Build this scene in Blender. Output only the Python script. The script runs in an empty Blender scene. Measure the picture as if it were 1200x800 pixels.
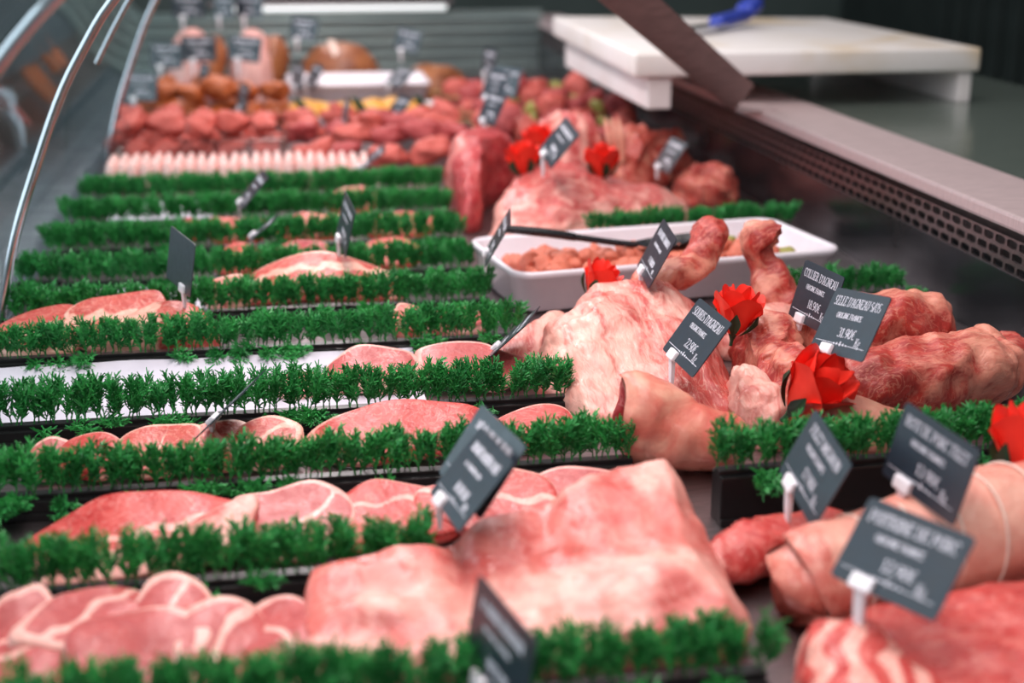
import bpy, bmesh, math, random
from mathutils import Vector, Matrix, noise, Euler

S = bpy.context.scene
C = S.collection
R = math.radians
PI = math.pi
rnd = random.Random(7)

# ------------------------------------------------------------------ camera
cam_d = bpy.data.cameras.new('camera')
cam = bpy.data.objects.new('camera', cam_d)
C.objects.link(cam)
cam_d.sensor_width = 36.0
cam_d.lens = 36.0 * 1667.0 / 1200.0
cam.location = (0, 0, 0.5)
cam.rotation_euler = (PI / 2 - math.atan(505 / 1667.0), 0, -math.atan(285 / 1742.0))
cam_d.clip_start = 0.02
cam_d.dof.use_dof = True
cam_d.dof.focus_distance = 1.45
cam_d.dof.aperture_fstop = 3.2
S.camera = cam

# ------------------------------------------------------------------ world and lights
w = bpy.data.worlds.new('world')
S.world = w
w.use_nodes = True
wb = w.node_tree.nodes['Background']
wb.inputs[0].default_value = (0.75, 0.85, 0.9, 1)
wb.inputs[1].default_value = 0.42


def area(name, loc, rot, sx, sy, power, col):
    d = bpy.data.lights.new(name, 'AREA')
    d.shape = 'RECTANGLE'
    d.size = sx
    d.size_y = sy
    d.energy = power
    d.color = col
    o = bpy.data.objects.new(name, d)
    o.location = loc
    o.rotation_euler = rot
    C.objects.link(o)
    return o


# tube lamp running the length of the case under its canopy, ceiling lamps, shop window on the customer side
area('case_lamp_light', (0.06, 2.5, 0.86), (0, R(-6), 0), 0.16, 4.9, 36, (1.0, 0.90, 0.90))
area('ceiling_light', (0.6, 1.6, 2.6), (0, 0, 0), 1.8, 3.2, 62, (1.0, 0.93, 0.90))
area('shop_window_light', (-2.8, 2.2, 1.25), (0, R(-84), 0), 2.3, 6.0, 110, (0.76, 0.89, 1.0))
S.view_settings.view_transform = 'Standard'
S.view_settings.look = 'None'
S.view_settings.exposure = -0.28
S.view_settings.gamma = 1.0
S.view_settings.use_curve_mapping = False


# ------------------------------------------------------------------ materials
def sr(r, g, b):
    f = lambda c: (c / 255 / 12.92) if c / 255 <= 0.04045 else ((c / 255 + 0.055) / 1.055) ** 2.4
    return (f(r), f(g), f(b), 1)


def new_mat(name):
    m = bpy.data.materials.new(name)
    m.use_nodes = True
    nt = m.node_tree
    return m, nt, nt.nodes['Principled BSDF'], nt.nodes, nt.links


def coords(nt, sc=(1, 1, 1), vary=True):
    N, L = nt.nodes, nt.links
    tc = N.new('ShaderNodeTexCoord')
    mp = N.new('ShaderNodeMapping')
    mp.inputs['Scale'].default_value = sc
    L.new(tc.outputs['Object'], mp.inputs['Vector'])
    if vary:
        oi = N.new('ShaderNodeObjectInfo')
        mu = N.new('ShaderNodeMath')
        mu.operation = 'MULTIPLY'
        mu.inputs[1].default_value = 13.7
        L.new(oi.outputs['Random'], mu.inputs[0])
        L.new(mu.outputs[0], mp.inputs['Location'])
    return mp.outputs[0]


def nz(nt, vec, scale, detail=4, dist=0.0, rough=0.55):
    n = nt.nodes.new('ShaderNodeTexNoise')
    n.inputs['Scale'].default_value = scale
    n.inputs['Detail'].default_value = detail
    n.inputs['Distortion'].default_value = dist
    n.inputs['Roughness'].default_value = rough
    nt.links.new(vec, n.inputs['Vector'])
    return n.outputs[0]


def mixc(nt, fac, a, b):
    n = nt.nodes.new('ShaderNodeMix')
    n.data_type = 'RGBA'
    for s, v in ((6, a), (7, b)):
        if isinstance(v, tuple):
            n.inputs[s].default_value = v
        else:
            nt.links.new(v, n.inputs[s])
    nt.links.new(fac, n.inputs[0])
    return n.outputs[2]


def ramp(nt, v, a, b):
    n = nt.nodes.new('ShaderNodeMapRange')
    n.interpolation_type = 'SMOOTHSTEP'
    n.inputs[1].default_value = a
    n.inputs[2].default_value = b
    nt.links.new(v, n.inputs[0])
    return n.outputs[0]


def bump(nt, v, strength, dist):
    b = nt.nodes.new('ShaderNodeBump')
    b.inputs['Strength'].default_value = strength
    b.inputs['Distance'].default_value = dist
    nt.links.new(v, b.inputs['Height'])
    return b.outputs[0]


def plain(name, c1, c2=None, rough=0.5, metal=0.0, scale=40, stretch=(1, 1, 1), bp=0.0, spec=0.5, rvar=0.1, vary=False, coat=0):
    m, nt, P, N, L = new_mat(name)
    v = coords(nt, stretch, vary)
    n = nz(nt, v, scale)
    L.new(mixc(nt, ramp(nt, n, .3, .7), c1, c2 or tuple(x * .85 for x in c1[:3]) + (1,)), P.inputs['Base Color'])
    mr = N.new('ShaderNodeMapRange')
    mr.inputs[3].default_value = max(.02, rough - rvar)
    mr.inputs[4].default_value = rough + rvar
    L.new(n, mr.inputs[0])
    L.new(mr.outputs[0], P.inputs['Roughness'])
    P.inputs['Metallic'].default_value = metal
    P.inputs['Specular IOR Level'].default_value = spec
    P.inputs['Coat Weight'].default_value = coat
    if bp:
        L.new(bump(nt, n, bp, .002), P.inputs['Normal'])
    return m


def meat(name, lean, lean2, fat, s1=28, a1=.5, s2=150, a2=.25, stretch=(1, 1, 1), soft=.10, rough=.34, bp=.35, vein=.55):
    """lean and fat tissue: the 'fat' attribute (0..1) plus two noises decide which one shows"""
    m, nt, P, N, L = new_mat(name)
    v = coords(nt, stretch)
    at = N.new('ShaderNodeAttribute')
    at.attribute_name = 'fat'
    n1 = nz(nt, v, s1, 3, 1.2)
    n2 = nz(nt, v, s2, 4, .6)
    n3 = nz(nt, v, s1 * 2.1, 4, .5)

    def mad(x, k, y):
        q = N.new('ShaderNodeMath')
        q.operation = 'MULTIPLY_ADD'
        L.new(x, q.inputs[0])
        q.inputs[1].default_value = k
        if isinstance(y, float):
            q.inputs[2].default_value = y
        else:
            L.new(y, q.inputs[2])
        return q.outputs[0]
    f = mad(n1, a1, -a1 / 2 - a2 / 2)
    f = mad(n2, a2, f)
    q = N.new('ShaderNodeMath')
    q.operation = 'ADD'
    L.new(f, q.inputs[0])
    L.new(at.outputs['Fac'], q.inputs[1])
    fac = ramp(nt, q.outputs[0], .5 - soft, .5 + soft)
    # thin connective-tissue lines
    n4 = nz(nt, v, s1 * 1.3, 4, 2.2)
    ab = N.new('ShaderNodeMath')
    ab.operation = 'SUBTRACT'
    L.new(n4, ab.inputs[0])
    ab.inputs[1].default_value = .5
    aa = N.new('ShaderNodeMath')
    aa.operation = 'ABSOLUTE'
    L.new(ab.outputs[0], aa.inputs[0])
    vr = N.new('ShaderNodeMapRange')
    vr.inputs[1].default_value = .004
    vr.inputs[2].default_value = .035
    vr.inputs[3].default_value = vein
    vr.inputs[4].default_value = 0
    L.new(aa.outputs[0], vr.inputs[0])
    mxx = N.new('ShaderNodeMath')
    mxx.operation = 'MAXIMUM'
    L.new(fac, mxx.inputs[0])
    L.new(vr.outputs[0], mxx.inputs[1])
    fac = mxx.outputs[0]
    leanc = mixc(nt, ramp(nt, n3, .32, .68), lean, lean2)
    fatc = mixc(nt, ramp(nt, n2, .3, .75), fat, tuple(.6 * a + .4 * b for a, b in zip(fat, lean)))
    fatc = mixc(nt, ramp(nt, nz(nt, v, s1 * .8, 5, 1.0), .42, .78), fatc, tuple(.45 * a + .55 * b for a, b in zip(fat, lean)))
    L.new(mixc(nt, fac, leanc, fatc), P.inputs['Base Color'])
    rm = N.new('ShaderNodeMapRange')
    rm.inputs[1].default_value = .3
    rm.inputs[2].default_value = .7
    rm.inputs[3].default_value = rough - .12
    rm.inputs[4].default_value = rough + .16
    L.new(n3, rm.inputs[0])
    L.new(rm.outputs[0], P.inputs['Roughness'])
    P.inputs['Specular IOR Level'].default_value = .5
    P.inputs['Subsurface Weight'].default_value = .08
    P.inputs['Subsurface Radius'].default_value = (1, .35, .25)
    P.inputs['Subsurface Scale'].default_value = .006
    L.new(bump(nt, mad(n4, .5, mad(n3, .8, n2)), bp, .0028), P.inputs['Normal'])
    return m


M = {}
M['steel'] = plain('brushed_steel', sr(150, 138, 140), sr(128, 118, 120), .38, 1, 30, (1, 8, 8), .05)
M['rim'] = plain('rim_steel', sr(208, 184, 184), sr(186, 164, 164), .42, .35, 26, (1.2, 14, 1), .05)
M['worktop'] = plain('worktop_steel', sr(122, 132, 124), sr(108, 118, 110), .2, .5, 14, (1, 10, 1), .02)
M['wallsteel'] = plain('dark_steel', sr(96, 100, 106), sr(78, 80, 84), .24, .9, 9, (1, 1, 1), .0)
M['gutter'] = plain('gutter_steel', sr(120, 130, 140), sr(100, 110, 120), .35, .7, 16, (1, 1, 1))
M['chrome'] = plain('chrome', sr(205, 205, 210), sr(190, 190, 198), .14, 1, 10)
M['bar'] = plain('brown_steel', sr(158, 124, 120), sr(138, 108, 106), .38, .2, 22, (1, 1, 6), .06)
M['black'] = plain('black_plastic', sr(24, 22, 24), sr(18, 17, 18), .36, 0, 60)
M['blackgloss'] = plain('black_spoon_plastic', sr(28, 26, 30), sr(22, 20, 24), .28, 0, 60)
M['card'] = plain('slate_card', sr(38, 47, 58), sr(32, 40, 50), .34, 0, 80, spec=.8)
M['print'] = plain('white_print', sr(225, 222, 232), sr(215, 212, 222), .6, 0, 90)
M['clip'] = plain('white_plastic', sr(238, 232, 236), sr(228, 222, 228), .35, 0, 40)
M['dish'] = plain('white_porcelain', sr(236, 226, 232), sr(228, 218, 226), .25, 0, 20, spec=.6, rvar=.05)
M['paper'] = plain('white_paper', sr(204, 198, 210), sr(192, 186, 198), .6, 0, 20)
M['poly'] = plain('white_polyethylene', sr(236, 228, 228), sr(225, 214, 212), .42, 0, 9, spec=.4)
_m, _nt, _P, _N, _L = new_mat('stained_polyethylene')
_v = coords(_nt, (1, 1, 1), False)
_n = nz(_nt, _v, 3.2, 3, .4)
_L.new(mixc(_nt, ramp(_nt, _n, .52, .72), mixc(_nt, ramp(_nt, nz(_nt, _v, 9), .3, .7), sr(234, 226, 224), sr(226, 216, 210)), sr(212, 184, 146)), _P.inputs['Base Color'])
_P.inputs['Roughness'].default_value = .42
M['polystain'] = _m
M['green'] = plain('green_plastic_leaf', sr(58, 158, 76), sr(28, 112, 50), .45, 0, 30, vary=True)
M['green2'] = plain('dark_green_leaf', sr(30, 70, 40), sr(20, 48, 30), .5, 0, 60, vary=True)
M['rose'] = plain('red_petal', sr(250, 62, 44), sr(236, 44, 34), .5, 0, 25, spec=.35)
M['blue'] = plain('blue_handle', sr(46, 66, 170), sr(36, 54, 150), .4, 0, 40)
M['dark'] = plain('dark_panel', sr(44, 50, 48), sr(36, 42, 40), .45, 0, 7)
M['shopwall'] = plain('shop_wall', sr(86, 96, 92), sr(70, 80, 76), .6, 0, 1.3)
M['shopfloor'] = plain('shop_floor', sr(110, 100, 96), sr(95, 86, 84), .5, 0, 3)
M['endpanel'] = plain('end_panel', sr(150, 165, 162), sr(120, 134, 134), .3, .5, 2.5, (1, 1, 6))
M['string'] = plain('string', sr(240, 215, 200), sr(230, 200, 188), .8, 0, 200)
M['wood'] = plain('skewer_wood', sr(205, 175, 125), sr(185, 150, 100), .7, 0, 60)
M['yellow'] = plain('yellow_marinade', sr(226, 170, 60), sr(205, 130, 40), .4, 0, 45, bp=.3, vary=True)
M['pepper'] = plain('green_pepper', sr(168, 158, 80), sr(140, 138, 66), .35, 0, 60, bp=.2, vary=True)
M['orange'] = plain('orange_marinade', sr(205, 110, 50), sr(150, 62, 34), .4, 0, 38, bp=.4, vary=True)
M['rind'] = plain('ham_rind', sr(170, 104, 62), sr(128, 70, 46), .42, 0, 16, bp=.2)

# tissue
M['pork'] = meat('pork', sr(190, 92, 90), sr(172, 72, 72), sr(238, 186, 174), 30, .6, 150, .25, vein=.12)
M['porkblock'] = meat('pork_shoulder', sr(200, 90, 84), sr(216, 116, 106), sr(238, 180, 166), 14, 1.6, 90, .35, soft=.24, vein=.3)
M['redpork'] = meat('red_pork', sr(178, 50, 48), sr(200, 76, 70), sr(236, 174, 160), 26, .8, 160, .3, vein=.35)
M['veal'] = meat('veal', sr(202, 92, 82), sr(182, 68, 62), sr(240, 188, 168), 30, .9, 170, .4, vein=.4)
M['lamb'] = meat('lamb', sr(202, 90, 82), sr(186, 70, 66), sr(238, 188, 172), 12, 1.3, 60, .5, (3.6, .9, 2.0), soft=.24, bp=.4)
M['lambred'] = meat('lamb_red', sr(190, 66, 56), sr(160, 48, 44), sr(232, 160, 136), 24, 1.2, 120, .6, (1, 2.6, 1), soft=.22)
M['skin'] = meat('lamb_skin', sr(212, 104, 88), sr(198, 88, 76), sr(230, 168, 144), 20, 1.3, 120, .25, soft=.3, bp=.2, vein=.2)
M['roast'] = meat('pork_roast', sr(212, 120, 106), sr(202, 104, 90), sr(234, 178, 158), 18, .8, 120, .2, soft=.25)
M['beef'] = meat('beef', sr(178, 50, 54), sr(150, 36, 42), sr(222, 140, 132), 20, .8, 130, .3, rough=.45)
M['beefp'] = meat('beef_pink', sr(205, 84, 82), sr(184, 66, 66), sr(240, 180, 166), 30, 1.0, 170, .4, soft=.2)
M['sausage'] = meat('pale_sausage', sr(240, 192, 184), sr(232, 176, 170), sr(248, 218, 212), 30, .5, 120, .2, soft=.3, bp=.1)
M['redlump'] = meat('red_sausage_meat', sr(206, 78, 68), sr(178, 56, 50), sr(234, 150, 134), 34, 1.1, 160, .4, soft=.25, rough=.42)
M['cube'] = meat('marinated_cube', sr(220, 108, 80), sr(200, 84, 66), sr(236, 170, 140), 40, .8, 160, .3, soft=.25)
M['hampink'] = meat('ham_pink', sr(226, 160, 150), sr(214, 142, 136), sr(244, 212, 202), 14, .6, 90, .2, soft=.3, bp=.1)


def glass_mat(name, tint, refl=1.0):
    m = bpy.data.materials.new(name)
    m.use_nodes = True
    nt = m.node_tree
    nt.nodes.clear()
    N, L = nt.nodes, nt.links
    o = N.new('ShaderNodeOutputMaterial')
    mx = N.new('ShaderNodeMixShader')
    ge = N.new('ShaderNodeNewGeometry')
    dt = N.new('ShaderNodeVectorMath')
    dt.operation = 'DOT_PRODUCT'
    L.new(ge.outputs['Normal'], dt.inputs[0])
    L.new(ge.outputs['Incoming'], dt.inputs[1])
    ab = N.new('ShaderNodeMath')
    ab.operation = 'ABSOLUTE'
    L.new(dt.outputs['Value'], ab.inputs[0])
    om = N.new('ShaderNodeMath')
    om.operation = 'SUBTRACT'
    om.inputs[0].default_value = 1.0
    L.new(ab.outputs[0], om.inputs[1])
    pw = N.new('ShaderNodeMath')
    pw.operation = 'POWER'
    L.new(om.outputs[0], pw.inputs[0])
    pw.inputs[1].default_value = 5.0
    fr = N.new('ShaderNodeMath')
    fr.operation = 'MULTIPLY_ADD'
    L.new(pw.outputs[0], fr.inputs[0])
    fr.inputs[1].default_value = .96
    fr.inputs[2].default_value = .04
    tr = N.new('ShaderNodeBsdfTransparent')
    tr.inputs[0].default_value = tint
    gl = N.new('ShaderNodeBsdfGlossy')
    gl.inputs['Roughness'].default_value = .03
    gl.inputs['Color'].default_value = (refl, refl, refl, 1)
    L.new(fr.outputs[0], mx.inputs[0])
    L.new(tr.outputs[0], mx.inputs[1])
    L.new(gl.outputs[0], mx.inputs[2])
    L.new(mx.outputs[0], o.inputs[0])
    return m


M['glass'] = glass_mat('case_glass', (.90, .95, .94, 1))
M['clear'] = glass_mat('clear_plastic', (.9, .88, .88, 1))
lm = bpy.data.materials.new('lamp_tube')
lm.use_nodes = True
lm.node_tree.nodes['Principled BSDF'].inputs['Emission Color'].default_value = (.92, 1, 1, 1)
lm.node_tree.nodes['Principled BSDF'].inputs['Emission Strength'].default_value = .85
M['lamp'] = lm


# ------------------------------------------------------------------ mesh helpers
def mk(name, verts, faces, mat, parent=None, smooth=True, fat=None, loc=None, rot=None):
    me = bpy.data.meshes.new(name)
    me.from_pydata([tuple(v) for v in verts], [], faces)
    if smooth:
        me.polygons.foreach_set('use_smooth', [True] * len(me.polygons))
    if fat is not None:
        a = me.attributes.new('fat', 'FLOAT', 'POINT')
        a.data.foreach_set('value', fat)
    me.materials.append(M[mat] if isinstance(mat, str) else mat)
    me.update()
    o = bpy.data.objects.new(name, me)
    C.objects.link(o)
    if parent:
        o.parent = parent
    if loc:
        o.location = loc
    if rot:
        o.rotation_euler = rot
    return o


def inst(name, me, parent=None, loc=(0, 0, 0), rot=(0, 0, 0), sc=(1, 1, 1)):
    o = bpy.data.objects.new(name, me)
    C.objects.link(o)
    if parent:
        o.parent = parent
    o.location = loc
    o.rotation_euler = rot
    o.scale = sc
    return o


def tag(o, label, cat, group=None):
    o['label'] = label
    o['category'] = cat
    if group:
        o['group'] = group
    return o


def struct(o):
    o['kind'] = 'structure'
    return o


def thing(name, label, cat, loc=(0, 0, 0), rot=(0, 0, 0), group=None):
    o = bpy.data.objects.new(name, None)
    o.empty_display_size = .02
    C.objects.link(o)
    o.location = loc
    o.rotation_euler = rot
    return tag(o, label, cat, group)


def box_bm(bm, c, s, bev=0.0, rot=None):
    g = bmesh.ops.create_cube(bm, size=1)
    vs = g['verts']
    for v in vs:
        v.co = Vector((v.co.x * s[0], v.co.y * s[1], v.co.z * s[2]))
    if bev:
        es = list({e for v in vs for e in v.link_edges})
        r = bmesh.ops.bevel(bm, geom=es, offset=bev, segments=2, affect='EDGES', profile=.6)
        vs = list({v for f in r['faces'] for v in f.verts} | {v for v in vs if v.is_valid})
    for v in vs:
        p = v.co
        if rot:
            p = rot @ p
        v.co = p + Vector(c)


def bmo(name, bm, mat, parent=None, smooth=False, loc=None, rot=None):
    me = bpy.data.meshes.new(name)
    bm.to_mesh(me)
    bm.free()
    if smooth:
        me.polygons.foreach_set('use_smooth', [True] * len(me.polygons))
    me.materials.append(M[mat] if isinstance(mat, str) else mat)
    o = bpy.data.objects.new(name, me)
    C.objects.link(o)
    if parent:
        o.parent = parent
    if loc:
        o.location = loc
    if rot:
        o.rotation_euler = rot
    return o


def box(name, c, s, mat, parent=None, bev=0.0, rot=None):
    bm = bmesh.new()
    box_bm(bm, (0, 0, 0), s, bev)
    return bmo(name, bm, mat, parent, loc=c, rot=rot)


def cr(p0, p1, p2, p3, t):
    return [.5 * (2 * b + (c - a) * t + (2 * a - 5 * b + 4 * c - d) * t * t + (3 * b - a - 3 * c + d) * t ** 3)
            for a, b, c, d in zip(p0, p1, p2, p3)]


def closed(pts, n):
    k = len(pts)
    out = []
    for i in range(n):
        f = i / n * k
        j = int(f)
        out.append(cr(pts[(j - 1) % k], pts[j % k], pts[(j + 1) % k], pts[(j + 2) % k], f - j))
    return out


def openc(pts, n):
    k = len(pts) - 1
    out = []
    for i in range(n):
        f = i / (n - 1) * k
        j = min(int(f), k - 1)
        out.append(cr(pts[max(j - 1, 0)], pts[j], pts[j + 1], pts[min(j + 2, k)], f - j))
    return out


def nv(p, s, sd):
    q = Vector((p[0] * s + sd * 3.1, p[1] * s - sd * 1.7, p[2] * s + sd))
    return Vector((noise.noise(q), noise.noise(q + Vector((31.4, 7.7, 2.2))), noise.noise(q + Vector((5.9, 43.1, 17.3)))))


def smooth01(x, a, b):
    t = max(0., min(1., (x - a) / (b - a)))
    return t * t * (3 - 2 * t)


def mound(name, outline, hf, mat, fatf=None, p=3.0, nr=22, na=72, seed=1, amp=.004, ns=28, z0=0.0005, lip=.96):
    """a piece of meat lying on its flat side; outline in deck coordinates"""
    cx = sum(q[0] for q in outline) / len(outline)
    cy = sum(q[1] for q in outline) / len(outline)
    ol = closed([(a - cx, b - cy) for a, b in outline], na)
    V, Fa, fat = [], [], []

    def add(x, y, z, s, a, fixed=False):
        P = Vector((x, y, z))
        if not fixed:
            d = nv((x, y, z), ns, seed) * amp + nv((x, y, z), ns * 2.6, seed + 5) * amp * .42 + nv((x, y, z), ns * 6.5, seed + 9) * amp * .16
            P = P + d
        P.z = max(P.z, 0.0)
        V.append(P)
        fat.append(fatf(P.x + cx, P.y + cy, P.z, s, a) if fatf else .3)
    add(0, 0, hf(cx, cy), 0, 0)
    for i in range(1, nr + 1):
        th = i / nr * PI / 2
        s = math.sin(th)
        pr = max(0., 1 - s ** p) ** (1 / p)
        for j, (x, y) in enumerate(ol):
            add(x * s, y * s, hf(cx + x * s, cy + y * s) * pr, s, j / na * 2 * PI, i == nr)
    for j, (x, y) in enumerate(ol):
        add(x * lip, y * lip, 0, 1, j / na * 2 * PI, True)
    add(0, 0, 0, 1, 0, True)
    for j in range(na):
        Fa.append((0, 1 + j, 1 + (j + 1) % na))
    for i in range(nr):
        b = 1 + i * na
        for j in range(na):
            k = (j + 1) % na
            Fa.append((b + j, b + na + j, b + na + k, b + k))
    b = 1 + nr * na
    for j in range(na):
        Fa.append((b + j, len(V) - 1, b + (j + 1) % na))
    return mk(name, V, Fa, mat, fat=fat, loc=(cx, cy, z0))


def tube(name, path, mat, fatf=None, n=26, na=22, seed=1, amp=.003, ns=30, floor=None, parent=None, rings=None, sq=2.0, flip=None):
    """a limb, sausage or roll: path points are (x, y, z, half width, half height); the ends round off unless the path gives them"""
    o = Vector(path[0][:3]) if parent is None else Vector((0, 0, 0))
    base = Vector((sum(q[0] for q in path) / len(path), sum(q[1] for q in path) / len(path), floor if floor is not None else min(q[2] for q in path))) if parent is None else o
    pts = openc([tuple(q) for q in path], n)
    V, Fa, fat = [], [], []
    for i, q in enumerate(pts):
        a = Vector(pts[max(i - 1, 0)][:3])
        b = Vector(pts[min(i + 1, n - 1)][:3])
        t = (b - a).normalized()
        side = t.cross(Vector((0, 0, 1)))
        if side.length < .1:
            side = Vector((1, 0, 0))
        side.normalize()
        upv = side.cross(t).normalized()
        for j in range(na):
            an = j / na * 2 * PI
            ca, sa = math.cos(an), math.sin(an)
            ca = math.copysign(abs(ca) ** (2 / sq), ca)
            sa = math.copysign(abs(sa) ** (2 / sq), sa)
            k = 1.0
            if rings:
                k += rings(i / (n - 1))
            P = Vector(q[:3]) + side * ca * q[3] * k + upv * sa * q[4] * k
            P += (nv(P, ns, seed) + nv(P, ns * 2.4, seed + 3) * .45 + nv(P, ns * 6, seed + 7) * .16) * amp * min(1, q[3] / .02)
            if floor is not None:
                P.z = max(P.z, floor + .0004)
            V.append(P - base)
            fat.append(fatf(i / (n - 1), an, P) if fatf else .35)
    for i in range(n - 1):
        for j in range(na):
            k = (j + 1) % na
            Fa.append((i * na + j, i * na + k, (i + 1) * na + k, (i + 1) * na + j))
    Fa.append(tuple(range(na - 1, -1, -1)))
    Fa.append(tuple((n - 1) * na + j for j in range(na)))
    return mk(name, V, Fa, mat, parent, fat=fat, loc=tuple(base) if parent is None else None)


def slab_mesh(name, outline, t, mat, fatf, seed=1, nr=16, na=64, amp=.0025, ns=26, bend=(0, 0), p=7.0):
    """a cut slice in its own flat coordinates, both faces"""
    ol = closed(outline, na)
    V, Fa, fat = [], [], []

    def zz(x, y):
        return bend[0] * x * x + bend[1] * y * y + noise.noise(Vector((x * 18 + seed, y * 18, seed * 2.3))) * amp * 2.2

    def add(x, y, z, s, a):
        d = nv((x, y, z), ns, seed) * amp * .5
        V.append(Vector((x, y, z + zz(x, y))) + d)
        fat.append(fatf(x, y, s, a))
    for sg in (1, -1):
        b = len(V)
        add(0, 0, sg * t / 2, 0, 0)
        for i in range(1, nr + 1):
            s = math.sin(i / nr * PI / 2)
            pr = max(0., 1 - s ** p) ** (1 / p)
            for j, (x, y) in enumerate(ol):
                add(x * s, y * s, sg * t / 2 * pr, s, j / na * 2 * PI)
        for j in range(na):
            f = (b, b + 1 + j, b + 1 + (j + 1) % na)
            Fa.append(f if sg > 0 else f[::-1])
        for i in range(nr - 1):
            q = b + 1 + i * na
            for j in range(na):
                k = (j + 1) % na
                f = (q + j, q + na + j, q + na + k, q + k)
                Fa.append(f if sg > 0 else f[::-1])
    b0 = 1 + (nr - 1) * na
    b1 = b0 + 1 + nr * na
    for j in range(na):
        k = (j + 1) % na
        Fa.append((b0 + j, b1 + j, b1 + k, b0 + k))
    o = mk(name, V, Fa, mat, fat=fat)
    return o


def rim_fat(thr=.88, side=None, wide=.12, seam=None, base=.24):
    def f(x, y, s, a):
        th = thr + .06
        if side is not None:
            th += .10 * (.5 - .5 * math.cos(a - side)) - wide * .6 * max(0, math.cos(a - side))
        th += .035 * noise.noise(Vector((math.cos(a) * 2.2, math.sin(a) * 2.2, thr * 9 + base * 5)))
        v = base + (.95 - base) * smooth01(s, th - .06, th + .05)
        if seam:
            k, c, wd = seam
            d = abs(y - k * x - c - .004 * math.sin(x * 170)) / wd
            v = max(v, .85 - .5 * d)
        return v
    return f


# ------------------------------------------------------------------ setting: the case and the shop
WX = 0.84
struct(box('floor', (0.2, 2.2, -0.006), (1.30, 5.4, 0.012), 'steel'))
struct(box('trim_1', (-0.405, 2.2, -0.002), (0.11, 5.4, 0.012), 'gutter', bev=.003))
struct(box('trim_2', (-0.358, 2.2, 0.006), (0.008, 5.4, 0.012), 'gutter', bev=.002))
struct(box('wall_right', (WX + .01, 2.2, 0.035), (0.02, 5.4, 0.11), 'wallsteel'))


def grille():
    bm = bmesh.new()
    y0, py, nz_, pz, z0 = 0.9, .0285, 3, .0145, .089
    ny = 128
    t = .0016
    for r_ in range(nz_):
        for k in range(ny):
            ya = y0 + k * py + (r_ % 2) * py / 2
            za = z0 + r_ * pz
            W_, H_ = py, pz
            mx, mz = .0022, .0021
            outer = [(ya, za), (ya + W_ / 2, za), (ya + W_, za), (ya + W_, za + H_ / 2), (ya + W_, za + H_), (ya + W_ / 2, za + H_), (ya, za + H_), (ya, za + H_ / 2)]
            c_ = .0035
            a, b, c, d = ya + mx, ya + W_ - mx, za + mz, za + H_ - mz
            # the hole: eight corners matched to the eight outer points
            inner = [(a + c_ * .3, c + c_ * .3), ((a + b) / 2, c), (b - c_ * .3, c + c_ * .3), (b, (c + d) / 2), (b - c_ * .3, d - c_ * .3), ((a + b) / 2, d), (a + c_ * .3, d - c_ * .3), (a, (c + d) / 2)]
            F1 = [bm.verts.new((-t, y, z)) for y, z in outer]
            F2 = [bm.verts.new((-t, y, z)) for y, z in inner]
            F3 = [bm.verts.new((t, y, z)) for y, z in inner]
            for i in range(8):
                j = (i + 1) % 8
                bm.faces.new((F1[i], F2[i], F2[j], F1[j]))
                bm.faces.new((F2[i], F3[i], F3[j], F2[j]))
    return bm


rim = struct(box('trim_3', (0.905, 2.2, 0.1505), (0.130, 5.4, 0.019), 'rim', bev=.004))
bmo('perforated_grille', grille(), 'steel', rim, loc=(WX - 0.905 + .003, -2.2, -.1505))
box('grille_void_shade', (WX + .03 - .905, 0, .11 - .1505), (.02, 5.4, .05), 'black', rim)  # black strip stands in for the shade of the void behind the slots
struct(box('trim_4', (1.245, 2.2, 0.1455), (0.55, 5.4, 0.015), 'worktop', bev=.003))
# end of the case, with a lit edge on top
endw = struct(box('wall_back', (0.2, 4.62, 0.095), (1.30, 0.03, 0.20), 'endpanel'))
for k in range(5):
    box('louvre', (0, -.022, -.07 + k * .036), (1.26, .012, .012), 'endpanel', endw, bev=.003)
le = thing('edge_lamp', 'thin white lit strip along the top of the far end panel', 'lamp', (0.2, 4.6, .195))
box('tube', (-.02, -.01, .012), (.72, .02, .018), 'lamp', le, bev=.006)
box('housing', (-.02, .006, .026), (.76, .05, .012), 'steel', le, bev=.003)
# shop behind
rw = struct(box('wall_left', (3.05, 3.0, 0.75), (0.06, 9.0, 3.4), 'dark'))
rw.name = 'wall_far_right'
for k in range(46):
    box('slat', (-.04, -4.4 + k * .17, 0), (.03, .12, 3.3), 'dark', rw, bev=.008)
box('rail', (-.09, .35, -.45), (.03, 2.2, .03), 'shopwall', rw, bev=.008)
struct(box('wall_far_back', (0.5, 7.5, 0.75), (7.0, 0.06, 3.4), 'shopwall'))
struct(box('floor_shop', (0.2, 2.5, -0.96), (7.0, 11.0, 0.06), 'shopfloor'))

# curved front glass
prof = [(-.425, .004), (-.422, .06), (-.412, .13), (-.392, .21), (-.358, .29), (-.30, .37), (-.215, .44), (-.11, .49)]


def sheet(name, y0, y1, mat, th=.006):
    pp = openc(prof, 72)
    V, Fa = [], []
    for (x, z) in pp:
        V += [(x, y0, z), (x, y1, z), (x - th * .8, y1, z + th * .5), (x - th * .8, y0, z + th * .5)]
    for i in range(71):
        a = i * 4
        for q in range(4):
            r_ = (q + 1) % 4
            Fa.append((a + q, a + r_, a + 4 + r_, a + 4 + q))
    Fa.append((3, 2, 1, 0))
    Fa.append((284, 285, 286, 287))
    return mk(name, V, Fa, mat, None, False)


gw = sheet('window_1', 0.3, 1.742, 'glass')
struct(gw)
struct(sheet('window_2', 1.758, 2.95, 'glass'))
struct(sheet('window_3', 2.975, 4.85, 'glass'))

rprof = [(-.352, .0), (-.338, .06), (-.318, .13), (-.287, .21), (-.252, .292), (-.220, .348), (-.188, .395), (-.13, .455), (-.05, .50)]


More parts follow.
